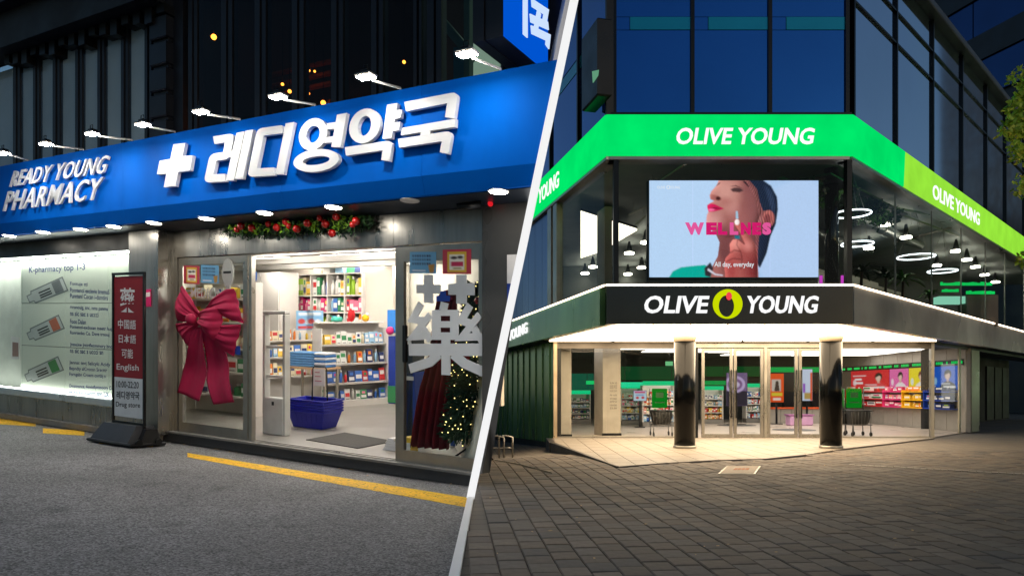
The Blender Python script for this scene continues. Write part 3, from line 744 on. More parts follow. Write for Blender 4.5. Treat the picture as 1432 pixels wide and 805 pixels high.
# arm lamps over the sign
for i, ((hx, hy), (ex, ey)) in enumerate([((4, 214), (40, 219)), ((63, 201), (118, 208)), ((128, 187), (186, 197)), ((199, 174), (246, 184)), ((280, 156), (337, 168)), ((388, 135), (442, 148)), ((511, 107), (561, 124)), ((652, 75), (701, 94))]):
    ae = ax(ex, SB + .1); lb = SB - .62; la, lz = L.px(hx, hy, lb)
    where = ['at the far end of the blue sign', 'second from the far end of the blue sign', 'above the first word of the sign', 'above the end of the first word', 'above the white cross', 'above the second big white letter', 'above the fourth big white letter', 'nearest the projecting blue box sign'][i]
    lp = thing('sign_lamp', L.w(ae, SB + .1, Z2), 'white arm lamp ' + where, 'lamp', 'arm lamps over the blue sign')
    MB(L).tube([(ae, SB + .1, Z2 - .01), (ae, SB + .08, Z2 + .06), (la, lb + .12, lz - .0)], .014, 8).build('arm', WHITEP, lp)
    MB(L).box(la - .115, la + .115, lb - .06, lb + .08, lz, lz + .035, .015).build('head', ALU, lp)
    MB(L).box(la - .05, la + .05, lb - .03, lb + .07, lz + .035, lz + .075, .01).tube([(la - .03, lb, lz + .07), (la - .03, lb, lz + .13), (la + .03, lb, lz + .13), (la + .03, lb, lz + .07)], .006, 6).build('driver_box', BLACKMETAL, lp)
    MB(L).box(la - .1, la + .1, lb - .045, lb + .065, lz - .012, lz - .001).build('diffuser', emit('arm_lamp', (255, 248, 238), 200.0), lp)
# soffit downlights
for i, (x, y, on) in enumerate([(13, 329, 1), (60, 324, 1), (113, 320, 1), (159, 316, 1), (215, 311, 1), (289, 305, 1), (370, 297, 1), (466, 289, 1), (573, 280, 0), (697, 267, 1)]):
    a, b = L.gp(x, y, Z0 - .01); r = .1
    dl = thing('soffit_downlight', L.w(a, b, Z0 - .03), ('unlit round downlight under the blue sign near the sliding door' if not on else '%s lit round downlight from the far end under the blue sign' % ORD[i]) if i < 9 else 'lit round downlight under the blue sign over the stone pilaster', 'downlight', 'downlights under the blue sign')
    MB(L).lathe(a, b, [(r + .02, Z0 - .02), (r + .02, Z0 - .009)], 20).build('trim_ring', WHITEP, dl)
    MB(L).lathe(a, b, [(r, Z0 - .026), (r, Z0 - .0205)], 20).build('lens', LAMPW if on else WHITEP, dl)

# projecting blue box sign
bs_ = thing('projecting_sign', L.w(1.0, -.6, 5), 'dark box sign with blue face projecting from the upper wall over the fascia', 'sign')
f1 = L.px(771, 80, .1); f0 = L.px(707, 50, -.95)
aR = min(f1[0], L.px(707, 50, -.95)[0]); bO = -.95
aR = L.a(707, bO)
zb = L.z(707, 50, bO)
Pd = []
bI = .05
wd = .42
MB(L).box(aR - wd, aR - wd * .66, bO, bI, zb, 9.0).box(aR - wd * .64, aR - wd * .33, bO + .02, bI, zb + .01, 9.0).box(aR - wd * .31, aR - .03, bO, bI, zb, 9.0).build('case', DARKMETAL, bs_)
FX = Frame(L.w(aR, bO, 0), (L.B[0], L.B[1]), 0, 0)      # face of the box: runs back toward the wall
def fpx(x, y): return FX.px(x, y, 0)
ar = bI - bO
MB(FX).box(0.0, ar, .0, .028, zb, 9.0).build('face', emit('box_sign_blue', (0, 84, 208), 1.0), bs_)
def q2(p): return (390 + p[0] / 3.5775, p[1] / 3.5775)
for path, w in (([(1230, -60), (1230, 182)], .1), (rnd([(1262, 15), (1335, 62), (1326, 112)], 12), .09), ([(1255, 92), (1345, 132)], .09), ([(1300, 60), (1280, 160)], .085), (rnd([(1260, 150), (1345, 190), (1340, 236)], 12), .09)):
    MB(FX).stroke([fpx(*q2(p)) for p in path], w, -.012 - random.random() * .002, 0).build('stroke', emit('box_sign_white', (205, 226, 255), 1.0, False), bs_)
# ================================================================== THINGS AT THE PHARMACY
NAVY = emit  # (alias unused)
INKB = mat('ink_blue', (18, 40, 120), .6, 0, .05)
INKK = mat('ink_black', (26, 26, 28), .6, 0, .05)
INKW = mat('ink_white', (236, 232, 230), .6, 0, .03)
# printed display panel
pb = -.1
pan = thing('printed_display_poster', L.w(ax(100, pb), pb, .6), 'tall white printed panel with three ointment tubes inside the display window', 'poster')
a0, a1 = ax(29, pb), ax(184, pb); zt = 3.14
cells = [a0, ax(91, pb), ax(152, pb), a1]; zs = [.63, 1.47, 2.3, zt]
for i in range(3):
    for j in range(3):
        MB(L).box(cells[i] + .006, cells[i + 1] - .006, pb, pb + .02, zs[j] + .006, zs[j + 1] - .006).build('sheet', mat('panel_white', (226, 232, 218), .5, 0, .04, 2), pan)
MB(L).box(a0, a1, pb + .021, pb + .05, .6, zt).build('backing', mat('panel_grey', (120, 124, 120), .6), pan)
textp(L, 'K-pharmacy top 1-3', (40.5, 384), (119, 380), (40.5, 373), pb - .003, INKB, parent=pan, bold=.01)
rows = [((98, 400), ['Fontuje ttl', 'Ponntenol exclevie bremuS', 'Punntenl Cocan i-dsmtirs', '', 'mnsnouig, snc, nms psnms', 'ns sic sac s uccci']),
        ((98, 452), ['Fooo Dalan', 'Pontenol-exdosan tseetr hup', 'Ronrtenbo Co. Deve troouj', '', 'Jntncine Jntinflecmmory bncbn', 'ns sic sac s uccci sn']),
        ((97, 510), ['Jennsc tevj Salicylc Acidy', 'Bepndty alCroosn Srecttr', 'Forngabn Croem cnrtbj s', '', 'Dmsnnsnce, Anvinflymmocry Cunbr', 'ns sic sac s uccci snn LX'])]
for (x, y), ls in rows:
    for k, s_ in enumerate(ls):
        if not s_: continue
        yy = y + k * 8.2; x1 = x + len(s_) * 2.2; sl = .06
        textp(L, s_, (x, yy), (x1, yy + sl * (x1 - x)), (x, yy - 6.2), pb - .003, INKB, parent=pan, bold=.012)
def tube_pic(x0, y0, x1, y1, cap, w=9):
    d = np.array([x1 - x0, y1 - y0]); n = np.array([-d[1], d[0]]) / np.linalg.norm(d) * w
    P = lambda t, s: L.px(*(np.array([x0, y0]) + d * t + n * s), pb - .002)
    MB(L).slab([P(0, -.45), P(.12, -.5), P(.14, -.85), P(1, -1), P(1, 1), P(.14, .85), P(.12, .5), P(0, .45)], pb - .004, pb - .001).build('tube_picture', mat('tube_grey', (196, 200, 198), .5), pan)
    MB(L).slab([P(-.02, -.6), P(.1, -.65), P(.12, -1.05), P(1.03, -1.2), P(1.03, 1.2), P(.12, 1.05), P(.1, .65), P(-.02, .6)], pb - .003, pb - .0005).build('tube_outline', mat('outline_grey', (120, 126, 126), .5), pan)
    MB(L).slab([P(.7, -.9), P(.93, -.95), P(.93, .95), P(.7, .9)], pb - .006, pb - .0045).build('tube_band', cap, pan)
    for s in (-.35, .1, .45): MB(L).slab([P(.3, s), P(.62, s), P(.62, s + .22), P(.3, s + .22)], pb - .006, pb - .0045).build('tube_print', INKK, pan)
tube_pic(40, 418, 90, 397, mat('band_grey', (120, 122, 124), .5))
tube_pic(40, 470, 85, 450, mat('band_orange', (196, 96, 60), .5))
tube_pic(37, 528, 84, 508, mat('band_green', (30, 128, 60), .5))
fe = thing('extinguisher_notice', L.w(ax(24, -.05), -.05, 1), 'small red and white notice at the edge of the display window', 'notice')
MB(L).slab([L.px(15, 470, -.05), L.px(27, 471, -.05), L.px(27, 502, -.05), L.px(15, 502, -.05)][::-1], -.05, -.04).build('card', INKW, fe)
MB(L).slab([L.px(17, 478, -.06), L.px(25, 479, -.06), L.px(25, 498, -.06), L.px(17, 498, -.06)][::-1], -.056, -.051).build('emblem', mat('dull_red', (150, 110, 108), .6), fe)

# banner stand on the street
sb_ = -.72; sa_ = L.a(180, sb_); st = thing('banner_stand', L.w(sa_, sb_, 0), 'black framed red and white banner stand on a weighted base beside the steel pillar', 'sign stand')
s0, s1 = L.a(158, sb_), L.a(203, sb_); zt = L.z(180, 381, sb_); zb = L.z(180, 583, sb_)
MB(L).box(s0, s0 + .035, sb_ - .02, sb_ + .015, .12, zt, .006).build('upright', BLACKMETAL, st)
MB(L).box(s1 - .035, s1, sb_ - .02, sb_ + .015, .12, zt, .006).build('upright', BLACKMETAL, st)
MB(L).box(s0, s1, sb_ - .022, sb_ + .013, zt - .036, zt + .002).build('crossbar', BLACKMETAL, st)
MB(L).box(s0, s1, sb_ - .022, sb_ + .013, zb - .1, zb - .07).build('crossbar', BLACKMETAL, st)
zm = L.z(180, 528, sb_); RED = mat('banner_red', (150, 22, 34), .55, 0, .06, 3)
MB(L).box(s0 + .05, s1 - .04, sb_ - .006, sb_ + .006, zm, zt - .06).build('red_sheet', RED, st)
MB(L).box(s0 + .05, s1 - .04, sb_ - .006, sb_ + .006, zb, zm - .002).build('white_sheet', mat('banner_white', (222, 226, 228), .55), st)
def st_text(s_, x0, x1, y0, y1, m, bold=.012):
    textp(L, s_, (x0, y1), (x1, y1 + (x1 - x0) * .06), (x0, y0), sb_ - .008, m, parent=st, bold=bold)
st_text('藥', 167.5, 189, 402, 436, INKW, .015)
st_text('中国語', 165, 190, 446, 459, INKW); st_text('日本語', 166, 190, 467, 479, INKW); st_text('可能', 170, 186, 487, 500, INKW); st_text('English', 163, 194, 508, 519, INKW)
st_text('10:00-22:20', 163, 194, 532, 541, INKK); st_text('레디영약국', 163, 195, 546, 557, INKK, .02); st_text('Drug store', 162, 196, 561, 570, INKK)
MB(L).hexa([(s0 - .12, sb_ - .3, .05), (s1 + .02, sb_ - .3, .05), (s1 + .02, sb_ + .22, .05), (s0 - .12, sb_ + .22, .05), (s0 - .06, sb_ - .12, .3), (s1 - .04, sb_ - .12, .3), (s1 - .04, sb_ + .16, .3), (s0 - .06, sb_ + .16, .3)]).build('weight', mat('base_plastic', (44, 46, 50), .5, 0, .15, 12, .05), st)
MB(L).box(s0 - .16, s1 + .16, sb_ - .34, sb_ + .25, 0.0, .05, .015).build('foot_plate', BLACKMETAL, st)
MB(L).hexa([(s1 + .03, sb_ - .16, .05), (s1 + .14, sb_ - .16, .05), (s1 + .14, sb_ + .18, .05), (s1 + .03, sb_ + .18, .05), (s1 + .03, sb_ - .05, .26), (s1 + .1, sb_ - .05, .26), (s1 + .1, sb_ + .14, .26), (s1 + .03, sb_ + .14, .26)]).build('side_bracket', BLACKMETAL, st)
for bb in (sb_ - .2, sb_ + .12): MB(L).tube([(s1 + .145, bb, .06), (s1 + .175, bb, .06)], .055, 12).build('wheel', BLACKMETAL, st)
pk = thing('pink_tag', L.w(ax(207, -.32), -.32, 2), 'small magenta tag fixed to the steel pillar behind the banner stand', 'tag')
MB(L).slab([L.px(202, 405, -.32), L.px(210, 404, -.32), L.px(210, 428, -.32), L.px(202, 429, -.32)][::-1], -.315, -.302).build('card', mat('magenta', (214, 20, 110), .5), pk)
MB(L).slab([L.px(203, 409, -.33), L.px(209, 408, -.33), L.px(209, 414, -.33), L.px(203, 415, -.33)][::-1], -.318, -.3155).build('mark', INKW, pk)

# the big bow on the fixed glass bay
BOW = mat('bow_felt', (160, 4, 62), .8, 0, .12, 60, .12)
bw = thing('ribbon_bow', L.w(ax(276), -.15, 1.2), 'huge crimson ribbon bow hung on the fixed glass bay', 'bow')
def zq(p): return L.px(240 + p[0] / 2.982, 350 + p[1] / 2.982, -.1)
def cloth(e0, e1, bul, rip, nr, base=-.06, flip=False, name='loop'):
    def fb(u, v): return base - bul * math.sin(math.pi * min(1, u * .93 + .05)) * (0.35 + .65 * math.sin(math.pi * (v * .8 + .1))) - rip * math.cos(nr * 2 * math.pi * v) * (1 - .55 * u) + .022 * (1 - u) * abs(math.sin(7 * math.pi * v + 2 * u)) + .008 * math.sin(23 * v + 5 * u)
    MB(L).patch([zq(p) for p in e0], [zq(p) for p in e1], 20, 30, fb, .008).build(name, BOW, bw)
cloth([(112, 262), (85, 200), (50, 146), (32, 165)], [(92, 292), (48, 298), (22, 292), (5, 222)], .13, .016, 1.5)
cloth([(92, 296), (50, 300), (14, 304), (12, 335)], [(104, 306), (82, 345), (66, 392), (58, 402)], .1, .014, 1.3, -.04)
cloth([(118, 262), (165, 205), (225, 162), (250, 158)], [(130, 270), (190, 262), (240, 290), (286, 302)], .12, .016, 1.4, -.04)
cloth([(128, 300), (180, 312), (232, 310), (276, 308)], [(120, 312), (160, 362), (205, 415), (242, 440)], .11, .014, 1.6, -.03)
cloth([(108, 268), (150, 246), (195, 238), (216, 242)], [(116, 306), (150, 340), (178, 372), (198, 376)], .17, .02, 1.4, -.09)
def tail(e0, e1, ph_):
    def fb(u, v): return -.05 - .035 * math.sin(2.2 * math.pi * u + ph_) - .02 * math.cos(2 * math.pi * (v + .2 * u)) + .016 * (1 - u) * abs(math.sin(5 * math.pi * v))
    MB(L).patch([zq(p) for p in e0], [zq(p) for p in e1], 24, 16, fb, .008).build('tail', BOW, bw)
tail([(92, 318), (62, 420), (30, 500), (20, 592)], [(128, 320), (132, 430), (128, 520), (110, 628)], .3)
tail([(124, 318), (130, 430), (134, 540), (172, 642)], [(190, 340), (216, 430), (228, 530), (258, 632)], 1.4)
kb_, kz = zq((104, 288)); MB(L).ball(kb_, -.2, kz, .1, 14, 8, (1, .8, .92)).build('knot', BOW, bw)

# notices and lettering on the glass
def notice(x0, y0, x1, y1, cv, label, sl=.04):
    o = cv.sheet(L, L.px(x0, y0, -.004), L.px(x1, y0 + sl * (x1 - x0), -.004), L.px(x0, y1, -.004), -.004, 'glass_notice', sheet('notice_print', rough=.6), None, label=label, cat='notice', group='paper notices on the glass'); return o
def paper_red():
    c = Canvas(28, 28, (204, 62, 84)); c.rect(.16, .1, .84, .92, (238, 196, 60)); c.rect(.24, .2, .76, .84, (246, 240, 228)); c.ell(.4, .34, .12, .06, (60, 50, 50)); c.ell(.62, .32, .1, .06, (60, 50, 50)); c.rect(.3, .5, .72, .68, (206, 44, 90)); c.rect(.36, .74, .66, .8, (180, 150, 60)); return c
def paper_blue():
    c = Canvas(30, 26, (104, 170, 216)); 
    for y in (.14, .32, .5):
        for x in np.arange(.1, .8, .09): c.rect(x, y, x + .06, y + .09, (40, 60, 100))
    c.poly([(.7, .6), (.95, .55), (.9, .95), (.75, .95)], (190, 140, 60)); c.rect(.1, .85, .6, .9, (226, 236, 244)); return c
notice(257, 371, 279, 396, paper_red(), 'small red and yellow paper notice above the ribbon bow')
notice(281, 370, 306, 395, paper_blue(), 'small blue paper notice above the ribbon bow')
notice(573, 352, 610, 382, paper_blue(), 'blue paper notice at the top of the sliding glass door', .0)
notice(619, 349, 659, 383, paper_red(), 'red and yellow paper notice at the top of the sliding glass door', -.02)
al = thing('alarm_plate', L.w(ax(320), -.03, 2.4), 'oval grey plastic plate on the glass above the bow', 'plate')
ca_, cz_ = L.px(319, 381, -.02); MB(L).slab([(ca_ + .13 * math.cos(t), cz_ + .22 * math.sin(t)) for t in np.linspace(0, 2 * math.pi, 20, False)], -.035, -.005).build('shell', mat('grey_plastic', (176, 176, 174), .4), al)
MB(L).box(ca_ - .09, ca_ + .09, -.04, -.034, cz_ - .015, cz_ + .02).build('slot', BLACKMETAL, al)
MB(L).box(ca_ - .05, ca_ + .05, -.03, -.005, cz_ - .42, cz_ - .2, .01).build('stem', mat('grey_plastic', (176, 176, 174), .4), al)
md = textp(L, 'MEDICINE', (267, 416), (318, 418), (267, 402), -.003, mat('frost', (214, 214, 210), .5), name='glass_lettering', bold=.015, label='pale lettering across the glass behind the ribbon bow', cat='lettering')
sk = MB(L).slab([L.px(327, 483, -.003), L.px(336, 484, -.003), L.px(336, 496, -.003), L.px(327, 495, -.003)][::-1], -.006, -.002).build('blue_sticker', mat('sticker_blue', (24, 70, 170), .5), None, label='tiny blue sticker on the glass beside the bow tails', cat='sticker')

# large medicine character on the sliding door
GREYV = mat('vinyl_silver', (226, 228, 230), .45, 0, .05, 6)
ch = thing('door_character', L.w(ax(620), -.01, 1), 'large silver vinyl medicine character stuck on the sliding glass door', 'lettering')
def zc(p): return L.px(560 + p[0] / 2.686, 340 + p[1] / 2.683, -.012)
def cstroke(path, w, k=0, nm='stroke'):
    w_ = w / 2.686 * .0092
    MB(L).stroke([zc(p) for p in path], w_, -.016 - .0012 * k, -.001).build(nm, GREYV, ch)
for q_ in ([(88, 118), (122, 118), (122, 155), (150, 156), (150, 190), (122, 190), (122, 225), (88, 223), (88, 188), (60, 188), (60, 155), (88, 155)], [(210, 118), (248, 118), (248, 150), (278, 150), (278, 195), (248, 195), (248, 228), (210, 226), (210, 193), (180, 193), (180, 152), (210, 150)]):
    MB(L).slab([zc(p) for p in q_][::-1], -.016, -.001).build('stroke', GREYV, ch)
MB(L).ring([zc(p) for p in ((118, 250), (218, 250), (218, 362), (118, 362))][::-1], [zc(p) for p in ((150, 272), (187, 272), (187, 334), (150, 334))][::-1], -.016, -.001).build('stroke', GREYV, ch)
cstroke([(150, 304), (187, 304)], 24, 1); cstroke([(166, 222), (160, 252)], 34, 1)
cstroke([(78, 226), (46, 284), (90, 292)], 30, 2); cstroke([(112, 268), (48, 350), (112, 346)], 28, 3); cstroke([(86, 318), (112, 366)], 26, 4)
cstroke([(262, 232), (228, 290), (262, 300)], 30, 2); cstroke([(298, 268), (232, 352), (300, 350)], 28, 3); cstroke([(276, 318), (310, 372)], 28, 4)
cstroke([(33, 399), (313, 399)], 46, 5); cstroke([(171, 360), (171, 494)], 38, 6)
cstroke([(146, 415), (112, 445), (36, 470)], 36, 7); cstroke([(198, 415), (240, 450), (312, 482)], 36, 8)
dc = thing('blue_door_tag', L.w(ax(619), -.02, 1.9), 'small blue tag between the two crosses on the sliding door', 'tag')
MB(L).slab([zc(p) for p in ((150, 180), (172, 180), (172, 196), (188, 198), (186, 218), (136, 218), (136, 198), (150, 196))][::-1], -.02, -.0175).build('card', mat('sticker_blue', (24, 70, 170), .5), dc)
# notice on the stone pilaster
nb = thing('pilaster_notice', L.w(ax(712), -.1, 1.5), 'white and blue notice on the dark stone pilaster', 'notice')
rprism(MB(L), ax(709, -.1), L.z(712, 396, -.1), L.z(712, 356, -.1), -.1, -.085).build('white_card', INKW, nb)
rprism(MB(L), ax(709, -.1), L.z(712, 440, -.1), L.z(712, 396.5, -.1), -.1, -.085).build('blue_card', mat('notice_blue', (30, 62, 150), .5), nb)

# camera under the soffit
cc = thing('security_camera', L.w(ax(660, -.3), -.3, 3.3), 'black bullet camera under the soffit beside the stone pilaster', 'camera')
ca_, cz_ = L.px(660, 292, -.3)
MB(L).tube([(ca_ - .14, -.42, cz_), (ca_ + .1, -.25, cz_ + .05)], .05, 12).build('barrel', BLACKMETAL, cc)
MB(L).tube([(ca_ + .03, -.28, cz_ + .03), (ca_ + .05, -.26, Z0 - .01)], .015, 8).build('bracket', BLACKMETAL, cc)
MB(L).ball(ca_ + .2, -.2, cz_ + .07, .035).build('red_lamp', emit('red_led', (220, 30, 40), 1.0, False), cc)

# garland over the doorway
ga = thing('festive_garland', L.w(ax(420, -.12), -.12, 3.2), 'green garland with red baubles hung along the steel lintel', 'garland')
LEAVES = [mat('needle_dark', (24, 54, 30), .7, 0, .3, 20), mat('needle_mid', (46, 92, 40), .7, 0, .3, 20), mat('needle_lime', (120, 168, 40), .6, 0, .3, 20)]
def leafy(mb, cx, cb, cz, n, ra, rb, rz, ln, w):
    for _ in range(n):
        d = rng.normal(size=3); d /= np.linalg.norm(d); p = np.array([cx, cb, cz]) + d * rng.random() ** .4 * np.array([ra, rb, rz])
        e = rng.normal(size=3); e /= np.linalg.norm(e); q_ = np.cross(d, e); q_ /= np.linalg.norm(q_) + 1e-6
        mb.add([p - q_ * w, p + q_ * w, p + q_ * w * .6 + e * ln, p - q_ * w * .6 + e * ln * .9], [(0, 1, 2, 3)])
gl = [MB(L) for _ in LEAVES]
for x in np.arange(322, 520, 5):
    a, z = L.px(x, 322 - (x - 322) * .055 + rng.normal() * 2.5, -.12)
    leafy(gl[0], a, -.12, z, 26, .12, .08, .13, .07, .012); leafy(gl[1], a, -.14, z, 16, .13, .08, .13, .07, .012)
    if rng.random() < .4: leafy(gl[2], a, -.2, z + .02, 18, .1, .05, .09, .06, .016)
for mb, m_ in zip(gl, LEAVES): mb.build('foliage', m_, ga)
for i, (x, y) in enumerate([(331, 321), (337, 316), (352, 319), (375, 313), (387, 318), (400, 310), (404, 316), (415, 320), (430, 312), (447, 305), (455, 313), (464, 326), (493, 314), (498, 309), (470, 303)]):
    a, z = L.px(x, y, -.24); MB(L).ball(a, -.24, z, .058 if i % 3 else .045, 12, 8).build('bauble', mat('bauble_red', (176, 16, 14), .2, 0, .1, coat=.6), ga)
MB(L).tube([(L.a(x, -.1), -.1, L.z(x, 322 - (x - 322) * .055, -.1)) for x in range(320, 525, 20)], .02, 6).build('stem', LEAVES[0], ga)

# ================================================================== INSIDE THE PHARMACY
def subframe(fr, p0, p1):
    g = fr.A * 1; O = fr.w(p0[0], p0[1], 0); E = fr.w(p1[0], p1[1], 0); d = (E - O)[:2]; n = np.linalg.norm(d); d = d / n
    Ah, Bh = fr.A[:2], fr.B[:2]; slope = lambda v: (v @ Ah) * fr.A[2] + (v @ Bh) * fr.B[2]
    return Frame(O, d, slope(d), slope(np.array([-d[1], d[0]]))), n
SHELF = mat('shelf_white', (222, 218, 212), .5, 0, .05, 4)
PAL = [('pink', (226, 120, 150)), ('blue', (50, 100, 180)), ('pale blue', (150, 190, 220)), ('yellow', (236, 196, 60)), ('red', (196, 40, 44)), ('lime', (150, 190, 50)), ('white', (232, 230, 226)), ('orange', (226, 130, 40)), ('green', (50, 130, 80)), ('navy', (30, 44, 96)), ('magenta', (200, 40, 110)), ('cream', (226, 214, 180))]
for _c, _v in PAL: mat('pack_' + _c.replace(' ', '_'), _v, .45, 0, .1, 14)
def goods_row(fr, a0, a1, b, z, hs, n, pal, place, frm, tilt=0.0, dep=.12, nm='carton', fill=.92, cat='carton'):
    """a row of single packages standing on a shelf"""
    x = a0; ws_ = rng.random(n) * .7 + .65; ws_ = ws_ / ws_.sum() * (a1 - a0)
    for i in range(n):
        cn, cc_ = PAL[pal[rng.integers(len(pal))]]; h = hs * (0.7 + .3 * rng.random()); w = ws_[i] * fill
        o = thing(nm, fr.w(x + w / 2, b, z), '%s %s %s from %s, %s' % (ORD[i], cn, nm.replace('_', ' '), frm, place), cat, 'goods on ' + place)
        t = tilt * h
        if rng.random() < .22:       # a bottle instead of a carton
            r_ = min(w * .46, dep * .45); m1 = mat('pack_' + cn.replace(' ', '_'), cc_, .45, 0, .1, 14)
            MB(fr).lathe(x + w / 2, b + dep / 2, [(r_, z + .003), (r_, z + h * .66), (r_ * .45, z + h * .78), (r_ * .45, z + h * .82)], 10).build('bottle', m1, o)
            MB(fr).lathe(x + w / 2, b + dep / 2, [(r_ * .55, z + h * .821), (r_ * .5, z + h)], 10).build('cap', mat('pack_white', (232, 230, 226), .45, 0, .1, 14), o)
            x += ws_[i]; continue
        MB(fr).hexa([(x, b, z + .003), (x + w, b, z + .003), (x + w, b + dep, z + .003), (x, b + dep, z + .003), (x, b + t, z + h), (x + w, b + t, z + h), (x + w, b + dep + t, z + h), (x, b + dep + t, z + h)]).build('box', mat('pack_' + cn.replace(' ', '_'), cc_, .45, 0, .1, 14), o)
        k = rng.integers(3); l0, l1 = (.5, .82) if k == 0 else (.15, .45) if k == 1 else (.3, .66)
        m2 = mat('pack_white', (232, 230, 226), .45, 0, .1, 14) if cn not in ('white', 'cream') else mat('pack_' + ('red', 'navy', 'green')[rng.integers(3)], (196, 40, 44), .45)
        f = lambda s, v, e: (x + w * s, b + t * v - e, z + h * v)
        MB(fr).hexa([f(.1, l0, .003), f(.9, l0, .003), f(.9, l0, -.001), f(.1, l0, -.001), f(.1, l1, .003), f(.9, l1, .003), f(.9, l1, -.001), f(.1, l1, -.001)]).build('print', m2, o)
        if w > .05: MB(fr).hexa([f(.2, .08, .003), f(.8, .08, .003), f(.8, .08, -.001), f(.2, .08, -.001), f(.2, .13, .003), f(.8, .13, .003), f(.8, .13, -.001), f(.2, .13, -.001)]).build('print', INKK, o)
        if k == 1: MB(fr).hexa([f(.25, .6, .003), f(.75, .6, .003), f(.75, .6, -.001), f(.25, .6, -.001), f(.25, .85, .003), f(.75, .85, .003), f(.75, .85, -.001), f(.25, .85, -.001)]).build('print', mat('pack_' + PAL[rng.integers(12)][0].replace(' ', '_'), (120, 120, 120), .45), o)
        x += ws_[i]

# wall unit of open cells on the back wall
B5 = 4.9
u0, u1 = LI.a(390, B5), LI.a(506, B5); uz = LI.z(392, 384, B5)
wu = thing('wall_shelving', LI.w(u0, B5, .17), 'tall white open-cell wall shelving at the back of the pharmacy', 'shelving')
nc = 5; cw = (u1 - u0) / nc; zr = [.17, .75, 1.28, 1.72, 2.12, 2.52, uz]
for i in range(nc + 1): MB(LI).box(u0 + i * cw - .015, u0 + i * cw + .015, B5, BK - .02, .17, uz).build('upright', SHELF, wu)
for z in zr[1:]: MB(LI).box(u0 - .015, u1 + .015, B5 - .005, BK - .02, z - .03, z).build('shelf', SHELF, wu)
rn = ['lowest', 'second', 'third', 'fourth', 'fifth', 'top']
for c_ in range(nc):
    for r_ in range(2, 6):
        z = zr[r_]; pl = [[4, 10, 0], [3, 5, 11], [0, 10, 6], [6, 8, 1], [1, 2, 8], [7, 3, 6]][(c_ * 2 + r_) % 6]
        goods_row(LI, u0 + c_ * cw + .03, u0 + (c_ + 1) * cw - .03, B5 + .05, z, zr[r_ + 1] - z - .05, 4, pl, '%s row, %s column of wall cells' % (rn[r_], ORD[c_]), 'the cabinet')
# boxes on top of the unit
for i, x in enumerate((440, 452, 470, 486, 497)):
    a = LI.a(x, B5); cn = ['cream', 'white', 'pale blue', 'green', 'navy'][i]; h = .2 + .05 * (i % 2)
    o = thing('storage_box', LI.w(a, B5 + .2, uz), '%s storage box on top of the back wall shelving' % cn, 'box', 'boxes on top of the wall shelving')
    MB(LI).box(a - .12, a + .12, B5 + .1, B5 + .5, uz + .002, uz + h, .006).build('body', mat('pack_' + cn.replace(' ', '_'), dict(PAL)[cn], .45), o)
    MB(LI).box(a - .125, a + .125, B5 + .095, B5 + .505, uz + h + .001, uz + h + .03).build('lid', SHELF, o)
# white cabinet beside the wall unit with a blue pharmacy shield
k0, k1 = LI.a(340, 4.0), LI.a(390, 4.0); kz = LI.z(365, 381, 4.0)
cb = thing('tall_cabinet', LI.w(k0, 4.0, .17), 'tall plain white cabinet with a blue shield beside the open-cell shelving', 'cabinet')
MB(LI).box(k0, k1, 4.02, 4.6, .17, kz).build('carcass', SHELF, cb)
for i in range(2):
    w_ = (k1 - k0) / 2; MB(LI).box(k0 + i * w_ + .01, k0 + (i + 1) * w_ - .01, 3.99, 4.02, .25, kz - .02, .005).build('door_panel', SHELF, cb)
    MB(LI).box(k0 + w_ + (-.06 if i == 0 else .04), k0 + w_ + (-.04 if i == 0 else .06), 3.97, 3.99, 1.3, 1.6).build('handle', ALU, cb)
sp = [(349, 380), (359, 380), (359, 391), (354, 398), (349, 392)]
MB(LI).slab([LI.px(*p, 3.98) for p in sp][::-1], 3.972, 3.985).build('shield', mat('shield_blue', (26, 104, 204), .5), cb)
MB(LI).slab([LI.px(*p, 3.97) for p in ((352, 387), (353.4, 387), (353.4, 385), (354.8, 385), (354.8, 387), (356.4, 387), (356.4, 389), (354.8, 389), (354.8, 391), (353.4, 391), (353.4, 389), (352, 389))][::-1], 3.968, 3.972).build('shield_cross', INKW, cb)
# white structural column
cl0, cl1 = LI.a(504, 5.0), LI.a(549, 5.0)
co = thing('white_column', LI.w(cl0, 5.0, .17), 'square white column reaching the ceiling behind the gondola', 'column')
MB(LI).box(cl0, cl1, 5.0, 5.6, .17, 3.34, .01).build('shaft', CREAM, co)
MB(LI).box(cl0 - .015, cl1 + .015, 4.985, 5.615, .17, .3).build('skirting', SHELF, co)

# book-like packs gondola in front, shelves facing the door
G0, G1 = LI.gp(452, 571, .17), LI.gp(545, 563.5, .17); GF, gl_ = subframe(LI, G0, G1)
go = thing('shelf_gondola', GF.w(0, 0, .17), 'white tiered gondola packed with goods in front of the column', 'shelving')
ztop = .17 + 1.62
tiers = [(.17, .28, 0.0), (.62, .03, .04), (1.02, .03, .08), (1.42, .03, .14)]
MB(GF).box(0, gl_, .0, .62, .17, .29).build('plinth', SHELF, go)
MB(GF).box(0, gl_, .6, .63, .29, ztop + .1).build('back_panel', SHELF, go)
for k, (z, h, s) in enumerate(tiers[1:]): MB(GF).hexa([(0, .04 + s, z), (gl_, .04 + s, z), (gl_, .6, z), (0, .6, z), (0, .03 + s, z + .035), (gl_, .03 + s, z + .035), (gl_, .6, z + .035), (0, .6, z + .035)]).build('shelf', SHELF, go)
for a in (-.025, gl_): MB(GF).box(a, a + .025, .05, .63, .17, ztop).build('end_panel', SHELF, go)
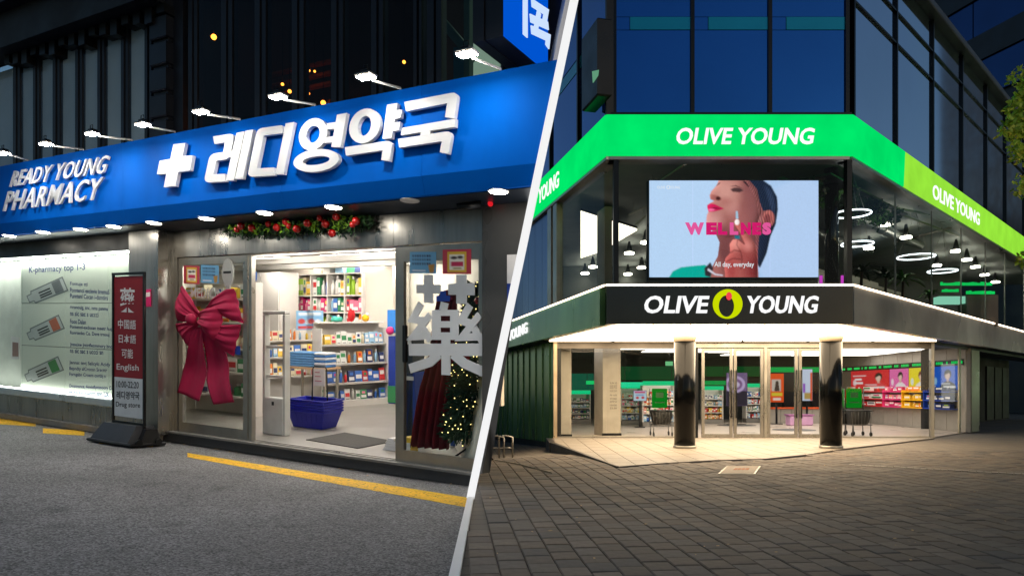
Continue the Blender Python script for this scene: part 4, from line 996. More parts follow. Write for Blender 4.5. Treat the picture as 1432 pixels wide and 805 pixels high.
for k, (z, n_, h, pl) in enumerate([(.29, 11, .24, [1, 8, 9, 6]), (.655, 11, .27, [3, 4, 1, 9]), (1.055, 12, .28, [6, 9, 2, 7]), (1.455, 13, .28, [6, 2, 3, 11])]):
    goods_row(GF, .03, gl_ - .03, .12 + [0, .04, .08, .14][k], z + .002, h, n_, pl, '%s tier of column gondola' % ['bottom', 'second', 'third', 'top'][k], 'the door mat', .18, .07, 'pack')
# low table with fanned leaflets and packs
T0, T1 = LI.gp(372, 566, .17), LI.gp(470, 559, .17); TF, tl_ = subframe(LI, T0, T1)
tb = thing('promotion_table', TF.w(0, 0, .17), 'white stepped promotion table behind the security gate', 'table')
for k, (z, d0) in enumerate([(.75, .0), (1.15, .25), (1.5, .5)]):
    MB(TF).box(0, tl_, d0, d0 + .26, z - .03, z).build('top', SHELF, tb); MB(TF).box(0, tl_, d0 + .23, d0 + .255, .17, z - .03).build('panel', SHELF, tb)
for a in (.02, tl_ - .06): MB(TF).box(a, a + .04, .02, .06, .17, .72).build('leg', ALU, tb)
for k, (z, d0, n_, h, pl) in enumerate([(.75, .04, 12, .3, [3, 11, 7, 4]), (1.15, .28, 12, .27, [1, 2, 11, 3]), (1.5, .53, 11, .26, [2, 11, 7, 3])]):
    goods_row(TF, .02, tl_ - .02, d0, z + .002, h, n_, pl, '%s step of promotion table' % ['low', 'middle', 'high'][k], 'the cabinet', .2, .06, 'leaflet_pack')
# header cards on the table
for i, x in enumerate((.52, .66)):
    a = x * tl_; c = Canvas(16, 18, (120, 176, 220)); c.ell(.3, .55, .2, .14, (190, 60, 60)); c.ell(.7, .6, .18, .14, (236, 236, 240)); c.rect(.1, .8, .9, .95, (206, 60, 60)); c.rect(.15, .1, .85, .25, (230, 240, 246))
    o = thing('header_card', TF.w(a, .6, 1.7), 'pale blue picture card standing on the promotion table, %s of two' % ORD[i], 'card', 'picture cards on the promotion table')
    c.sheet(TF, (a, 2.15), (a + .4, 2.15), (a, 1.72), .56, 'picture', sheet('notice_print', rough=.6), o); MB(TF).box(a - .005, a + .405, .563, .575, 1.5, 2.155).build('board', SHELF, o)
# towels on the table end
H0 = LI.gp(430, 585, .17); tw0, tw1 = LI.a(404, 2.6), LI.a(455, 2.6); tz = LI.z(430, 513, 2.6)
tt = thing('small_table', LI.w(tw0, 2.6, .17), 'small wooden topped stand behind the stacked baskets', 'table')
MB(LI).box(tw0 - .02, tw1 + .02, 2.55, 3.0, tz - .04, tz - .003).build('top', mat('beech', (196, 160, 120), .5), tt)
for a in (tw0, tw1 - .04):
    for b in (2.58, 2.92): MB(LI).box(a, a + .04, b, b + .04, .17, tz - .04).build('leg', ALU, tt)
for i in range(6):
    h = .045; z = tz + i * (h + .004)
    o = thing('folded_towel', LI.w(tw0, 2.6, z), '%s blue striped towel from the top of the folded pile' % ORD[5 - i], 'towel', 'pile of folded towels')
    MB(LI).box(tw0, tw0 + (tw1 - tw0) * .68, 2.6, 2.9, z, z + h, .015).build('fold', mat('towel_blue', (90, 140, 190), .9, 0, .2, 30), o)
    MB(LI).box(tw0 + (tw1 - tw0) * .7, tw1, 2.6, 2.9, z, z + h, .015).build('band', mat('towel_white' if i % 2 else 'towel_blue2', (220, 224, 228) if i % 2 else (60, 110, 170), .9), o)
MB(GF).box(0, gl_, .3, .63, ztop + .101, ztop + .13).build('shelf', SHELF, go)
# plush items along the gondola top
for i, (x, y, b, c_, s, lab) in enumerate([(492, 428, .42, (190, 20, 30), (.8, .8, 1.4), 'red plush cap on top of the gondola'), (497, 462, .42, (80, 190, 170), (1.4, 1, .6), 'teal plush cap on top of the gondola'), (503, 447, .42, (236, 180, 30), (.8, .8, .8), 'yellow plush ball beside the teal cap')]):
    a = (.3 + .22 * (1, 0, 2)[i]) * gl_; z = ztop + .13 + .1 * s[2]; o = thing('plush_item', GF.w(a, b, ztop + .13), lab, 'plush')
    MB(GF).ball(a, b, z, .1, 12, 8, s).build('body', mat('plush_%d' % i, c_, .9, 0, .2, 30, .1), o); MB(GF).ball(a + .02, b - .04, z + .1 * s[2], .035).build('pompom', INKW, o)
# blue display at the column's side
bd = thing('blue_dump_bin', LI.w(LI.a(548, 4.4), 4.4, .17), 'tall blue cardboard display beside the gondola end', 'display')
x0, x1 = LI.a(543, 4.4), LI.a(552, 4.4)
MB(LI).box(x0, x1 + .2, 4.4, 4.7, .17, LI.z(548, 470, 4.4)).build('body', mat('display_blue', (22, 50, 140), .5), bd)
MB(LI).box(x0, x1 + .2, 4.37, 4.398, LI.z(548, 465, 4.4), LI.z(548, 433, 4.4)).build('header', mat('display_blue2', (40, 120, 200), .5), bd)
MB(LI).ball(x0 + .1, 4.34, LI.z(548, 462, 4.4) + .0, .09).build('pink_item', mat('pack_magenta', (200, 40, 110), .5), bd)
MB(LI).box(x0, x1 + .2, 4.38, 4.399, .2, .55).build('green_front', mat('pack_green', (50, 130, 80), .5), bd)

# security gate by the doorway
SGc = LI.gp(386, 607, .17); sf = Frame(LI.w(SGc[0], SGc[1], .17), L.A[:2], KA, KB)
w2 = (L.a(400, .3) - L.a(368, .3)) / 2; hz = 1.95
gt = thing('security_gate', sf.O, 'pale plastic anti-theft gate standing just inside the doorway', 'gate')
GP = mat('gate_plastic', (206, 206, 202), .4)
for s_ in (-w2, w2 - .05): MB(sf).box(s_, s_ + .05, -.05, .06, .0, hz, .012).build('post', GP, gt)
MB(sf).box(-w2, w2, -.05, .06, hz + .001, hz + .06, .015).build('top_rail', GP, gt)
for z in (.92, 1.4): MB(sf).box(-w2 + .052, w2 - .052, -.02, .03, z, z + .04).build('crossbar', GP, gt)
MB(sf).box(-w2 + .052, w2 - .052, -.06, .07, 0, .6, .015).build('base_box', GP, gt)
MB(sf).box(-.03, .02, -.066, -.0605, .48, .54).build('mark', INKK, gt)

# stacked blue baskets with a wire handle holder
BSK = mat('basket_blue', (14, 24, 150), .4, 0, .1, 8)
Bc = LI.gp(440, 597, .17); bf = Frame(LI.w(Bc[0], Bc[1], .17), L.A[:2], KA, KB)
bwid = (LI.a(474, Bc[1]) - LI.a(407, Bc[1])) / 2 * .8
for i in range(5):
    z0 = .012 + i * .045; zt_ = z0 + .30
    o = thing('shopping_basket', bf.w(0, 0, z0), '%s blue plastic shopping basket from the floor in the stack' % ORD[i], 'basket', 'stack of blue shopping baskets')
    wb_, wt_ = bwid * .74, bwid * .97; mb = MB(bf); P = []
    for w_, z in ((wb_, z0), (wt_, zt_), (wt_ - .012, zt_), (wb_ - .012, z0 + .012)):
        d_ = w_ * .5; P += [(-w_, -d_, z), (w_, -d_, z), (w_, d_, z), (-w_, d_, z)]
    F = [(3, 2, 1, 0), (12, 13, 14, 15)]
    for r_ in range(3):
        for j in range(4): F.append((4 * r_ + j, 4 * r_ + (j + 1) % 4, 4 * r_ + 4 + (j + 1) % 4, 4 * r_ + 4 + j))
    mb.add(P, F).build('tub', BSK, o)
    mb = MB(bf); w_ = wt_ + .012; d_ = wt_ * .5 + .012
    mb.box(-w_, w_, -d_, -d_ + .03, zt_ - .03, zt_ + .004, .006).box(-w_, w_, d_ - .03, d_, zt_ - .03, zt_ + .004, .006).box(-w_, -w_ + .03, -d_ + .031, d_ - .031, zt_ - .03, zt_ + .004, .006).box(w_ - .03, w_, -d_ + .031, d_ - .031, zt_ - .03, zt_ + .004, .006).build('rim', BSK, o)
    if i in (0, 4):
        for k in range(7):
            xx = -wb_ * .9 + k * wb_ * .3; MB(bf).hexa([(xx, -wb_ * .5 - .006, z0 + .03), (xx + .012, -wb_ * .5 - .006, z0 + .03), (xx + .012, -wb_ * .5 + .004, z0 + .03), (xx, -wb_ * .5 + .004, z0 + .03), (xx * 1.2, -wt_ * .48 - .008, zt_ - .05), (xx * 1.2 + .012, -wt_ * .48 - .008, zt_ - .05), (xx * 1.2 + .012, -wt_ * .48 + .004, zt_ - .05), (xx * 1.2, -wt_ * .48 + .004, zt_ - .05)]).build('rib', BSK, o)
hn = thing('basket_holder', bf.w(0, .1, 0), 'black wire holder with a small card rising from the basket stack', 'holder')
MB(bf).tube([(-.2, .12, .02), (-.16, .12, 1.0), (-.12, .12, 1.04), (.12, .12, 1.04), (.16, .12, 1.0), (.2, .12, .02)], .012, 8).build('hoop', BLACKMETAL, hn)
MB(bf).box(-.13, .13, .1, .112, .7, 1.0).build('card', mat('card_white', (226, 222, 220), .6), hn)
for z in (.78, .86, .93): MB(bf).box(-.09, .09 - .3 * (z - .7), .095, .0995, z, z + .015).build('print', mat('card_pink', (196, 120, 130), .6), hn)
# door mat and paper bundle
mq = [LI.gp(*p, .17) for p in ((428, 615), (500, 627), (552, 617), (482, 605))]
MB(LI).plate(mq, .171, .182).build('door_mat', mat('mat_grey', (74, 72, 70), .95, 0, .2, 60, .3), None, label='grey rectangular door mat on the floor inside the open doorway', cat='mat')
bn = thing('paper_bundle', LI.w(*LI.gp(545, 630, .17), .17), 'small crumpled heap of white paper at the foot of the sliding door', 'paper')
ba_, bb_ = LI.gp(545, 630, .17)
for i in range(5):
    V = []; 
    for k in range(9): V.append((ba_ + rng.normal() * .05, bb_ + .06 + rng.normal() * .03, .18 + i * .04 + rng.random() * .04))
    w_ = .14 - i * .018
    MB(LI).hexa([(ba_ - w_ - .03 * rng.random(), bb_ + .02, .175 + i * .035), (ba_ + w_, bb_ + .02 * rng.random(), .175 + i * .035), (ba_ + w_, bb_ + .16, .175 + i * .035), (ba_ - w_, bb_ + .17, .175 + i * .035), (ba_ - w_ * .8, bb_ + .03, .205 + i * .035), (ba_ + w_ * .9, bb_ + .02, .2 + i * .035), (ba_ + w_ * .8, bb_ + .15, .205 + i * .035), (ba_ - w_ * .9, bb_ + .16, .2 + i * .035)]).build('sheet', INKW, bn)

# Christmas tree with lights and a red drape behind the sliding door
TB = .5; ta = LI.a(664, TB)
xt = thing('christmas_tree', LI.w(ta, TB, .17), 'dark green artificial tree with fairy lights behind the sliding door', 'tree')
def inside(a, b, z, m=.04): return a < LI.loc(e0 + (b - .1) * np.array([-.22, 1, 0]) / .8)[0] + (z * .2) - m
tm = [MB(LI) for _ in range(2)]; th = 2.55
lights = []
for _ in range(9000):
    t = rng.random() ** 1.3; z = .5 + t * (th - .5); r = .42 * (1 - t) + .1; q_ = rng.random() * 2 * math.pi; rr = r * rng.random() ** .5
    a, b = ta + rr * math.cos(q_), TB + .05 + .72 * rr * math.sin(q_)
    if b < .12 or not inside(a, b, z): continue
    d = np.array([math.cos(q_), .7 * math.sin(q_), -.25]) + rng.normal(size=3) * .45; d /= np.linalg.norm(d); s_ = np.cross(d, rng.normal(size=3)); s_ /= np.linalg.norm(s_) + 1e-6
    p = np.array([a, b, z]); ln = .1
    if (p + d * ln)[1] < .1 or not inside(*(p + d * ln)): continue
    tm[rng.integers(2)].add([p - s_ * .014, p + s_ * .014, p + d * ln + s_ * .008, p + d * ln - s_ * .008], [(0, 1, 2, 3)])
    if rng.random() < .05 and b < TB + .1: lights.append(p + d * ln * .8)
tm[0].build('crown', LEAVES[0], xt); tm[1].build('crown', mat('needle_fir', (30, 62, 40), .7, 0, .3, 20), xt)
MB(LI).tube([(ta, TB, .3), (ta, TB, th)], [.035, .01], 8).build('trunk', mat('trunk_brown', (60, 44, 32), .8), xt)
for q_ in range(4):
    MB(LI).tube([(ta, TB, .42), (ta + .3 * math.cos(q_ * 1.57 + .6) - .05, TB + .25 * math.sin(q_ * 1.57 + .6), .19)], .014, 6).build('stand_leg', BLACKMETAL, xt)
lm = MB(LI)
for p in lights: lm.ball(*p, .009, 6, 4)
lm.build('fairy_lights', emit('fairy', (255, 226, 140), 3.5, False), xt, kind='stuff')
for i, (x, y) in enumerate([(660, 455), (640, 400), (652, 500), (668, 420)]):
    a, z = LI.px(x, y, .25)
    if inside(a, .25, z): MB(LI).ball(a, .25, z, .05, 10, 7).build('bauble', mat('bauble_red', (176, 16, 14), .2), xt)
dr = thing('red_drape', LI.w(ta - .5, .45, .17), 'deep red velvet drape hanging in folds behind the sliding door', 'drape')
VEL = mat('velvet', (112, 8, 24), .9, 0, .2, 12, .05)
e0_ = [LI.px(*p, .42) for p in ((612, 420), (604, 480), (590, 540), (578, 624))]; e1_ = [LI.px(*p, .42) for p in ((640, 420), (642, 480), (637, 545), (628, 628))]
MB(LI).patch(e0_, e1_, 18, 40, lambda u, v: .42 - .05 * (0.4 + u) * math.cos(v * 2 * math.pi * 5 + .5 * math.sin(4 * u)) - .02 * math.sin(9 * u), .015).build('cloth', VEL, dr)
MB(LI).ball(LI.px(626, 415, .45)[0], .46, LI.px(626, 415, .45)[1], .12, 12, 8, (1.3, .6, .8)).build('gathered_top', VEL, dr)
yb = thing('yellow_box', LI.w(LI.a(572, .4), .4, .17), 'small yellow carton on the floor behind the sliding door', 'box'); a, z = LI.px(569, 625, .35)
MB(LI).box(a - .06, a + .08, .35, .5, .175, .42).build('body', mat('pack_yellow', (236, 196, 60), .45), yb); MB(LI).box(a - .04, a + .06, .344, .349, .25, .35).build('print', INKW, yb)
for i, (x0, x1, y0, y1, c_) in enumerate([(566, 580, 520, 550, (30, 70, 170)), (566, 577, 470, 515, (50, 60, 70)), (630, 645, 600, 618, (40, 80, 160))]):
    a0, z1 = LI.px(x0, y0, 1.2); a1, z0 = LI.px(x1, y1, 1.2)
    o = thing('stacked_carton', LI.w(a0, 1.2, z0), '%s carton glimpsed behind the sliding door glass' % ['bright blue', 'dark grey', 'low blue'][i], 'carton'); MB(LI).box(a0, a1, 1.2, 1.5, .175, z1, .01).build('body', mat('carton_%d' % i, c_, .5), o); MB(LI).box(a0 + .02, a1 - .02, 1.19, 1.199, z1 - .12, z1 - .06).build('print', INKW, o)

# shelf of boxes seen through the fixed glass bay
v0, v1 = LI.a(252, 1.5), LI.a(345, 1.5)
vs_ = thing('bay_shelf', LI.w(v0, 1.5, .17), 'white shelf of mixed boxes behind the ribbon bow glass', 'shelving')
for z in (.55, 1.0, 1.45, 1.95, 2.4): MB(LI).box(v0, v1, 1.5, 1.85, z - .03, z).build('shelf', SHELF, vs_)
for a in (v0 - .03, v1): MB(LI).box(a, a + .03, 1.5, 1.85, .17, 2.7).build('upright', SHELF, vs_)
MB(LI).box(v0, v1, 1.86, 1.88, .17, 2.7).build('back_panel', SHELF, vs_)
for k, (z, pl) in enumerate([(.55, [8, 6, 2]), (1.0, [6, 11, 8]), (1.45, [3, 11, 6]), (1.95, [3, 7, 11]), (2.4, [11, 3, 6])]):
    goods_row(LI, v0 + .03, v1 - .03, 1.55, z + .002, .3, 7, pl, '%s shelf behind the bow glass' % ['lowest', 'second', 'third', 'fourth', 'top'][k], 'the pillar', 0, .2)
# ================================================================== CORNER STORE
cs = thing('corner_store', (5, 18, 0), 'two storey glass corner store with green band and columned entrance', 'building')
ZS, ZLED, ZG0, ZG1, ZR = 2.4, 3.12, 5.46, 6.21, 9.8
BGLASS = mat('blue_curtain_glass', (44, 104, 172), .05, .9, .12, .5, 0, rvar=.03)
PALEGL = mat('pale_curtain_glass', (222, 234, 255), .04, 1.0, .1, .5, 0, rvar=.03)
TEAL = mat('teal_spandrel', (24, 150, 170), .12, .6, .1, 1, rvar=.03)
FRAMEK = mat('frame_black', (14, 17, 20), .35, .4, .1, 6)
BLK = mat('fascia_black', (10, 13, 16), .22, .1, .1, 2)
GREENP = mat('green_reflect_clad', (92, 140, 96), .22, .3, .25, 2, 0, stretch=(1, 1, .3))  # green reflections on the metal put into its base colour
RMETAL = mat('bronze_fascia', (206, 198, 186), .26, .25, .3, 1.2, .02)
CONCR = mat('fair_concrete', (150, 144, 136), .75, 0, .14, 5, .05)
SGL = glass('store_glass', (.975, .985, .975), .6)
SGU = glass('store_upper_glass', (.93, .97, .96), .45, .02, .0)
FLOOR = mat('store_floor', (186, 172, 160), .35, 0, .06, 3)
CEILK = mat('black_ceiling', (16, 17, 18), .8)
DLIGHT = emit('store_downlight', (255, 242, 222), 26.0)
# upper floors: front panes, wings
xs = [860, 969.5, 1078.5, 1187]
for i in range(3):
    a0, a1 = W.a(xs[i] + 1.3, YF + .08), W.a(xs[i + 1] - 1.3, YF + .08)
    MB().box(a0, a1, YF + .08, YF + .11, ZG1 + .06, 7.79).build('upper_pane', BGLASS, cs)
    MB().box(a0, a1, YF + .08, YF + .11, 8.04, 10.0 - .2).build('upper_pane', BGLASS, cs)
    MB().box(a0, a0 + .25, YF + .08, YF + .11, 7.8, 8.03).build('spandrel', BGLASS, cs)
    MB().box(a0 + .26, a1, YF + .07, YF + .1, 7.8, 8.03).build('spandrel', TEAL, cs)
MB().box(XL + .1, XR - .05, YF + .115, YF + .2, ZG1, ZR).build('upper_backing', FRAMEK, cs)
for x in xs: MB().box(W.a(x, YF) - .035, W.a(x, YF) + .035, YF + .04, YF + .113, ZG1, ZR).build('mullion', FRAMEK, cs)
MB().box(XL, XR, YF + .02, YF + .1, ZG1 + .004, ZG1 + .058).build('transom', FRAMEK, cs)
# right wing
rx = [1192, 1252, 1303, 1344, 1378, 1405, 1432, 1455, 1475]
ra = [RW.a(x, .1) for x in rx]
z1r, z2r = RW.z(1303, 113, .1), RW.z(1303, 73, .1); ZP = RW.z(1303, 26, .1)
for i in range(len(ra) - 1):
    for (zl, zh) in ((ZG1 + .05, z1r - .02), (z1r + .02, z2r - .02), (z2r + .02, ZP - .06)):
        MB(RW).box(ra[i] + .03, ra[i + 1] - .03, .1, .13, zl, zh).build('wing_pane', PALEGL, cs)
    MB(RW).box(ra[i] - .03, ra[i] + .03, .05, .16, ZG1, ZP - .06).build('mullion', FRAMEK, cs)
for z in (z1r, z2r): MB(RW).box(0, 24, .06, .135, z - .02, z + .02).build('transom', FRAMEK, cs)
MB(RW).box(.05, 24, .165, .3, ZG1, ZP - .05).build('wing_backing', FRAMEK, cs)
MB(RW).box(-.05, 24, -.12, .3, ZP - .05, ZP + .12, .02).build('parapet', mat('parapet_grey', (60, 66, 76), .5), cs)
MB(RW).box(0, 24, .0, .15, ZP + .12, ZP + .2).build('parapet_rail', FRAMEK, cs)
# left wing
lx = [848, 810, 771, 742, 720]
la_ = [LW.a(x, .1) for x in lx]
for i in range(len(la_) - 1):
    for (zl, zh, m_) in ((ZG1 + .05, 7.79, BGLASS), (7.82, 8.06, TEAL), (8.09, 9.7, BGLASS)):
        MB(LW).box(la_[i + 1] + .03, la_[i] - .03, .1, .13, zl, zh).build('wing_pane', m_, cs)
    MB(LW).box(la_[i + 1] - .03, la_[i + 1] + .03, .05, .14, ZG1, 9.7).build('mullion', FRAMEK, cs)
MB(LW).box(-18, -.03, .15, .3, ZG1, ZR).build('wing_backing', FRAMEK, cs)
MB(LW).box(-.06, .0, .0, .14, ZG1, ZR).build('mullion', FRAMEK, cs)
bl = thing('wing_lightbox', LW.w(LW.a(840, -.05), -.05, 6.5), 'dark blade lightbox on the blue side wall above the green band', 'sign')
b0, b1 = LW.a(824, -.1), LW.a(846, -.1)
MB(LW).box(b0, b1, -.25, .04, LW.z(835, 146, -.1), LW.z(835, 40, -.1), .03).build('case', FRAMEK, bl)
MB(LW).slab([LW.px(*p, -.26) for p in ((828, 100), (837, 98), (836, 106), (829, 116))][::-1], -.262, -.2505).build('lit_mark', emit('mark_green', (120, 190, 150), .6, False), bl)
# ---- roof slabs / floors
def plan(o):  # building outline pulled in by o
    p = [RW.w(24, o, 0)[:2], RW.w(o * .3, o, 0)[:2], LW.w(-o * .3, o, 0)[:2], LW.w(-18, o, 0)[:2]]
    return [tuple(p[3]), tuple(p[2]), tuple(p[1]), tuple(p[0])]
MB().plate(plan(.3), ZR - .1, ZR).build('roof', FRAMEK, cs)
MB().plate(plan(.2), 5.62, 5.8).build('upper_ceiling', mat('upper_ceiling_grey', (140, 146, 144), .7, 0, .2, 2), cs)
MB().plate(plan(.12), 2.55, ZLED - .1).build('upper_floor', mat('upper_floor_grey', (70, 68, 66), .5), cs)
MB().box(-2, 16, 25.5, 25.7, ZLED, 5.6).build('upper_back_wall', mat('upper_wall_dark', (74, 78, 76), .7), cs)
# ---- green band
GB = emit('store_band_green', (0, 226, 104), 1.0, True, .1); GBL = emit('store_band_lime', (150, 228, 60), 1.0, True, .1); SW = emit('sign_white', (255, 255, 255), 1.05, False)
bd_ = thing('green_band_sign', (4, YF, ZG0), 'backlit bright green band sign wrapping the corner store above the big screen', 'sign')
for k in range(4): MB().box(XL + (XR - XL) * k / 4 + (.002 if k else 0), XL + (XR - XL) * (k + 1) / 4 - (.002 if k < 3 else 0), YF - .02, YF + .06, ZG0, ZG1).build('front_band', GB, bd_)
MB().box(XL + .05, XR - .05, YF - .0, YF + .3, ZG0 - .06, ZG0 - .001).build('underside', ALU, bd_)
ag = RW.a(1265, -.02)
MB(RW).slab([(.004, ZG0), (ag - .05, ZG0), (ag + .05, ZG1), (.004, ZG1)], -.02, .06).build('wing_band', GB, bd_)
MB(RW).slab([(ag - .045, ZG0), (ag + 1.5, ZG0), (ag + 1.5, ZG1), (ag + .055, ZG1)], -.02, .06).build('lime_band', GBL, bd_)
for k in range(9): MB(RW).box(ag + 1.504 + 2 * k, ag + 3.5 + 2 * k, -.02, .06, ZG0, ZG1).build('lime_band', GBL, bd_)
MB(RW).box(0, 24, .0, .3, ZG0 - .06, ZG0 - .001).build('underside', ALU, bd_)
for k in range(10): MB(LW).box(-.004 - (k + 1) * 1.4 + .004, -.004 - k * 1.4, -.02, .06, ZG0, ZG1).build('wing_band', GB, bd_)
MB(LW).box(-18, 0, .0, .3, ZG0 - .06, ZG0 - .001).build('underside', ALU, bd_)
textp(W, 'OLIVE YOUNG', (944, 202), (1136, 202), (948, 179), YF - .025, SW, parent=bd_, bold=.022, depth=.015)
textp(RW, 'OLIVE YOUNG', (1304, 277), (1369.5, 315.5), (1304.5, 256.5), -.025, SW, parent=bd_, bold=.02, depth=.01)
textp(LW, 'YOUNG', (753, 286), (781.5, 261), (753.5, 265), -.025, SW, parent=bd_, bold=.02, depth=.01)
textp(LW, 'OLIVE', (722, 315), (748, 291), (722.5, 292), -.025, SW, parent=bd_, bold=.02, depth=.01)
# ---- second floor glazing
zg0, zg1 = ZLED + .02, ZG0 - .07
gx = [865, 969, 1077, 1186]
for i in range(3): MB().box(W.a(gx[i], YF + .1) + .006, W.a(gx[i + 1], YF + .1) - .006, YF + .1, YF + .112, zg0, zg1).build('floor_pane', SGU, cs)
for i in range(len(ra) - 1):
    MB(RW).box(ra[i] + .02, ra[i + 1] - .006, .1, .112, zg0, zg1).build('floor_pane', SGU, cs)
    MB(RW).box(ra[i + 1] - .005, ra[i + 1] + .019, .09, .12, zg0, zg1).build('glazing_bar', ALU, cs)
l2 = [845, 812, 783]
for i in range(2): MB(LW).box(LW.a(l2[i + 1], .1) + .01, LW.a(l2[i], .1) - .01, .1, .112, zg0, zg1).build('floor_pane', SGU, cs)
MB(LW).box(LW.a(778, .1), LW.a(783, .1), .02, .16, zg0, zg1).box(LW.a(770, .1), LW.a(775, .1), .02, .16, zg0, zg1).build('wing_post', ALU, cs)
for k in range(9):
    a0 = LW.a(770, .1) - (k + 1) * .62
    MB(LW).box(a0, a0 + .605, .08, .14, zg0, zg1).build('cladding_sheet', mat('navy_cladding', (38, 80, 140), .3, .7, .2, 1.5, stretch=(1, 1, .2)), cs)
for a_, fr, b_ in ((W.a(862, YF), W, YF + .02), (W.a(1189, YF), W, YF + .02)): MB(fr).box(a_ - .045, a_ + .045, b_, b_ + .14, ZLED, ZG0 - .06).build('corner_post', FRAMEK, cs)
# ---- second floor interior
for i, (x, y) in enumerate([(1206, 296), (1240, 315), (1267, 333), (1337, 352), (1352, 364), (1364, 374), (1330, 393), (1377, 385), (903, 340), (880, 355), (829, 374), (897, 375), (818, 383), (878, 384), (820, 405), (1215, 348), (1310, 372), (1392, 395)]):
    X, Y = W.gp(x, y, 5.25)
    o = thing('round_downlight', (X, Y, 5.25), '%s lit disc downlight along the upper ceiling of the corner store' % ORD[i], 'downlight', 'upper floor disc downlights')
    MB().lathe(X, Y, [(.14, 5.25), (.14, 5.29)], 18).build('lens', DLIGHT, o); MB().lathe(X, Y, [(.06, 5.292), (.1, 5.3), (.03, 5.62)], 12).build('stem', FRAMEK, o)
for i, (x, y, r, z) in enumerate([(1191, 299, .36, 4.75), (1199, 341, .34, 4.55), (1281, 359, .42, 4.5), (1318, 379, .36, 4.45)]):
    X, Y = W.gp(x, y, z); o = thing('ring_light', (X, Y, z), '%s hanging white ring light behind the side glazing' % ['topmost', 'second highest', 'widest low', 'farthest small'][i], 'light', 'hanging ring lights')
    MB().tube([(X + r * math.cos(t), Y + r * math.sin(t), z) for t in np.linspace(0, 2 * math.pi, 40, False)], .015, 6, True).build('ring', emit('ring_white', (240, 246, 250), 4.0), o)
    for t in (0.3, 2.4, 4.5): MB().tube([(X + r * math.cos(t), Y + r * math.sin(t), z + .02), (X, Y, 5.6)], .005, 4).build('wire', ALU, o)
p4 = [W.gp(*p, 5.2) for p in ((806, 292), (891, 322), (813, 362), (800, 372))]
lp_ = thing('luminous_ceiling', (2, 18, 5.2), 'bright white luminous ceiling panel behind the narrow side window', 'light panel')
MB().plate([W.gp(*p, 5.2) for p in ((812, 297), (891, 322), (840, 352), (812, 361))], 5.2, 5.24).build('diffuser', emit('luminous', (255, 240, 218), 2.6), lp_)
MB().plate([W.gp(*p, 5.2) for p in ((812, 297), (891, 322), (840, 352), (812, 361))], 5.241, 5.3).build('tray', FRAMEK, lp_)
def pillar(x0, x1, xm, ybase_Y, z0, z1, m_, label, name='concrete_column'):
    o = thing(name, (W.a(x0, ybase_Y), ybase_Y, z0), label, 'column')
    a0, a1 = W.a(xm, ybase_Y), W.a(x1, ybase_Y); s = W.a(x0, ybase_Y + .5)
    MB().hexa([(a0, ybase_Y, z0), (a1, ybase_Y, z0), (a1, ybase_Y + .5, z0), (min(s, a0), ybase_Y + .5, z0), (a0, ybase_Y, z1), (a1, ybase_Y, z1), (a1, ybase_Y + .5, z1), (min(s, a0), ybase_Y + .5, z1)]).build('shaft', m_, o)
    MB().box(a0 - .02, a1 + .02, ybase_Y - .02, ybase_Y + .52, z0 + .002, z0 + .07).build('foot', FRAMEK, o); return o
pillar(835, 856, 846, 15.6, ZLED - .1, 5.2, CONCR, 'concrete column behind the narrow upper side window')
# tracks and ducts
for i, (p, q) in enumerate([((905, 265), (960, 228)), ((880, 300), (925, 278)), ((1195, 280), (1300, 300)), ((1250, 340), (1330, 318)), ((1260, 300), (1340, 330)), ((870, 330), (905, 300))]):
    X0, Y0 = W.gp(*p, 5.4); X1, Y1 = W.gp(*q, 5.4)
    o = thing('ceiling_track', (X0, Y0, 5.4), '%s thin metal track under the dark upper ceiling' % ORD[i], 'track', 'ceiling tracks'); MB().tube([(X0, Y0, 5.4), (X1, Y1, 5.4)], .025, 6).build('rail', ALU, o)
    for t in (.15, .85): MB().tube([(X0 + (X1 - X0) * t, Y0 + (Y1 - Y0) * t, 5.41), (X0 + (X1 - X0) * t, Y0 + (Y1 - Y0) * t, 5.62)], .006, 4).build('hanger', ALU, o)
cr = thing('polished_upper_column', (W.a(1163, 14.3), 14.3, ZLED), 'dark polished round column behind the upper glazing beside the screen', 'column')
MB().lathe(W.a(1163, 14.3), 14.3, [(.13, ZLED - .1), (.13, 5.62)], 24).build('shaft', mat('polished_black', (6, 8, 10), .06, .3, .05, rvar=.02), cr)
MB().lathe(W.a(1163, 14.3), 14.3, [(.15, ZLED), (.15, ZLED + .1)], 24).build('collar', ALU, cr)
mg = thing('magenta_light_strip', (W.a(1150, 14.8), 14.8, ZLED), 'short magenta light strip low behind the upper glazing next to the screen', 'light strip')
for x in (1147, 1177): MB().box(W.a(x, 14.8), W.a(x, 14.8) + .05, 14.8, 14.84, ZLED, ZLED + .45).build('tube', emit('magenta_glow', (200, 60, 190), 1.0, False), mg)
# ferns and palms upstairs
PG = [mat('palm_dark', (26, 58, 26), .6, 0, .3, 12), mat('palm_mid', (70, 120, 50), .6, 0, .3, 12)]  # a dark and a mid leaf green, mixed among the plants
def fronds(mb, X, Y, z, n, ln, droop, w):
    for k in range(n):
        q_ = rng.random() * 2 * math.pi; e = .3 + rng.random() * .9; d = np.array([math.cos(q_) * math.cos(e), math.sin(q_) * math.cos(e), math.sin(e)])
        p = np.array([X, Y, z]); s_ = np.array([-math.sin(q_), math.cos(q_), 0]); l = ln * (.6 + .5 * rng.random())
        pts = [p + d * l * t - np.array([0, 0, droop * l * t * t]) for t in (0, .35, .7, 1)]
        ww = [w * .4, w, w * .8, .004]; V = []
        for a_, b_ in zip(pts, ww): V += [a_ - s_ * b_, a_ + s_ * b_]
        mb.add(V, [(0, 1, 3, 2), (2, 3, 5, 4), (4, 5, 7, 6)])
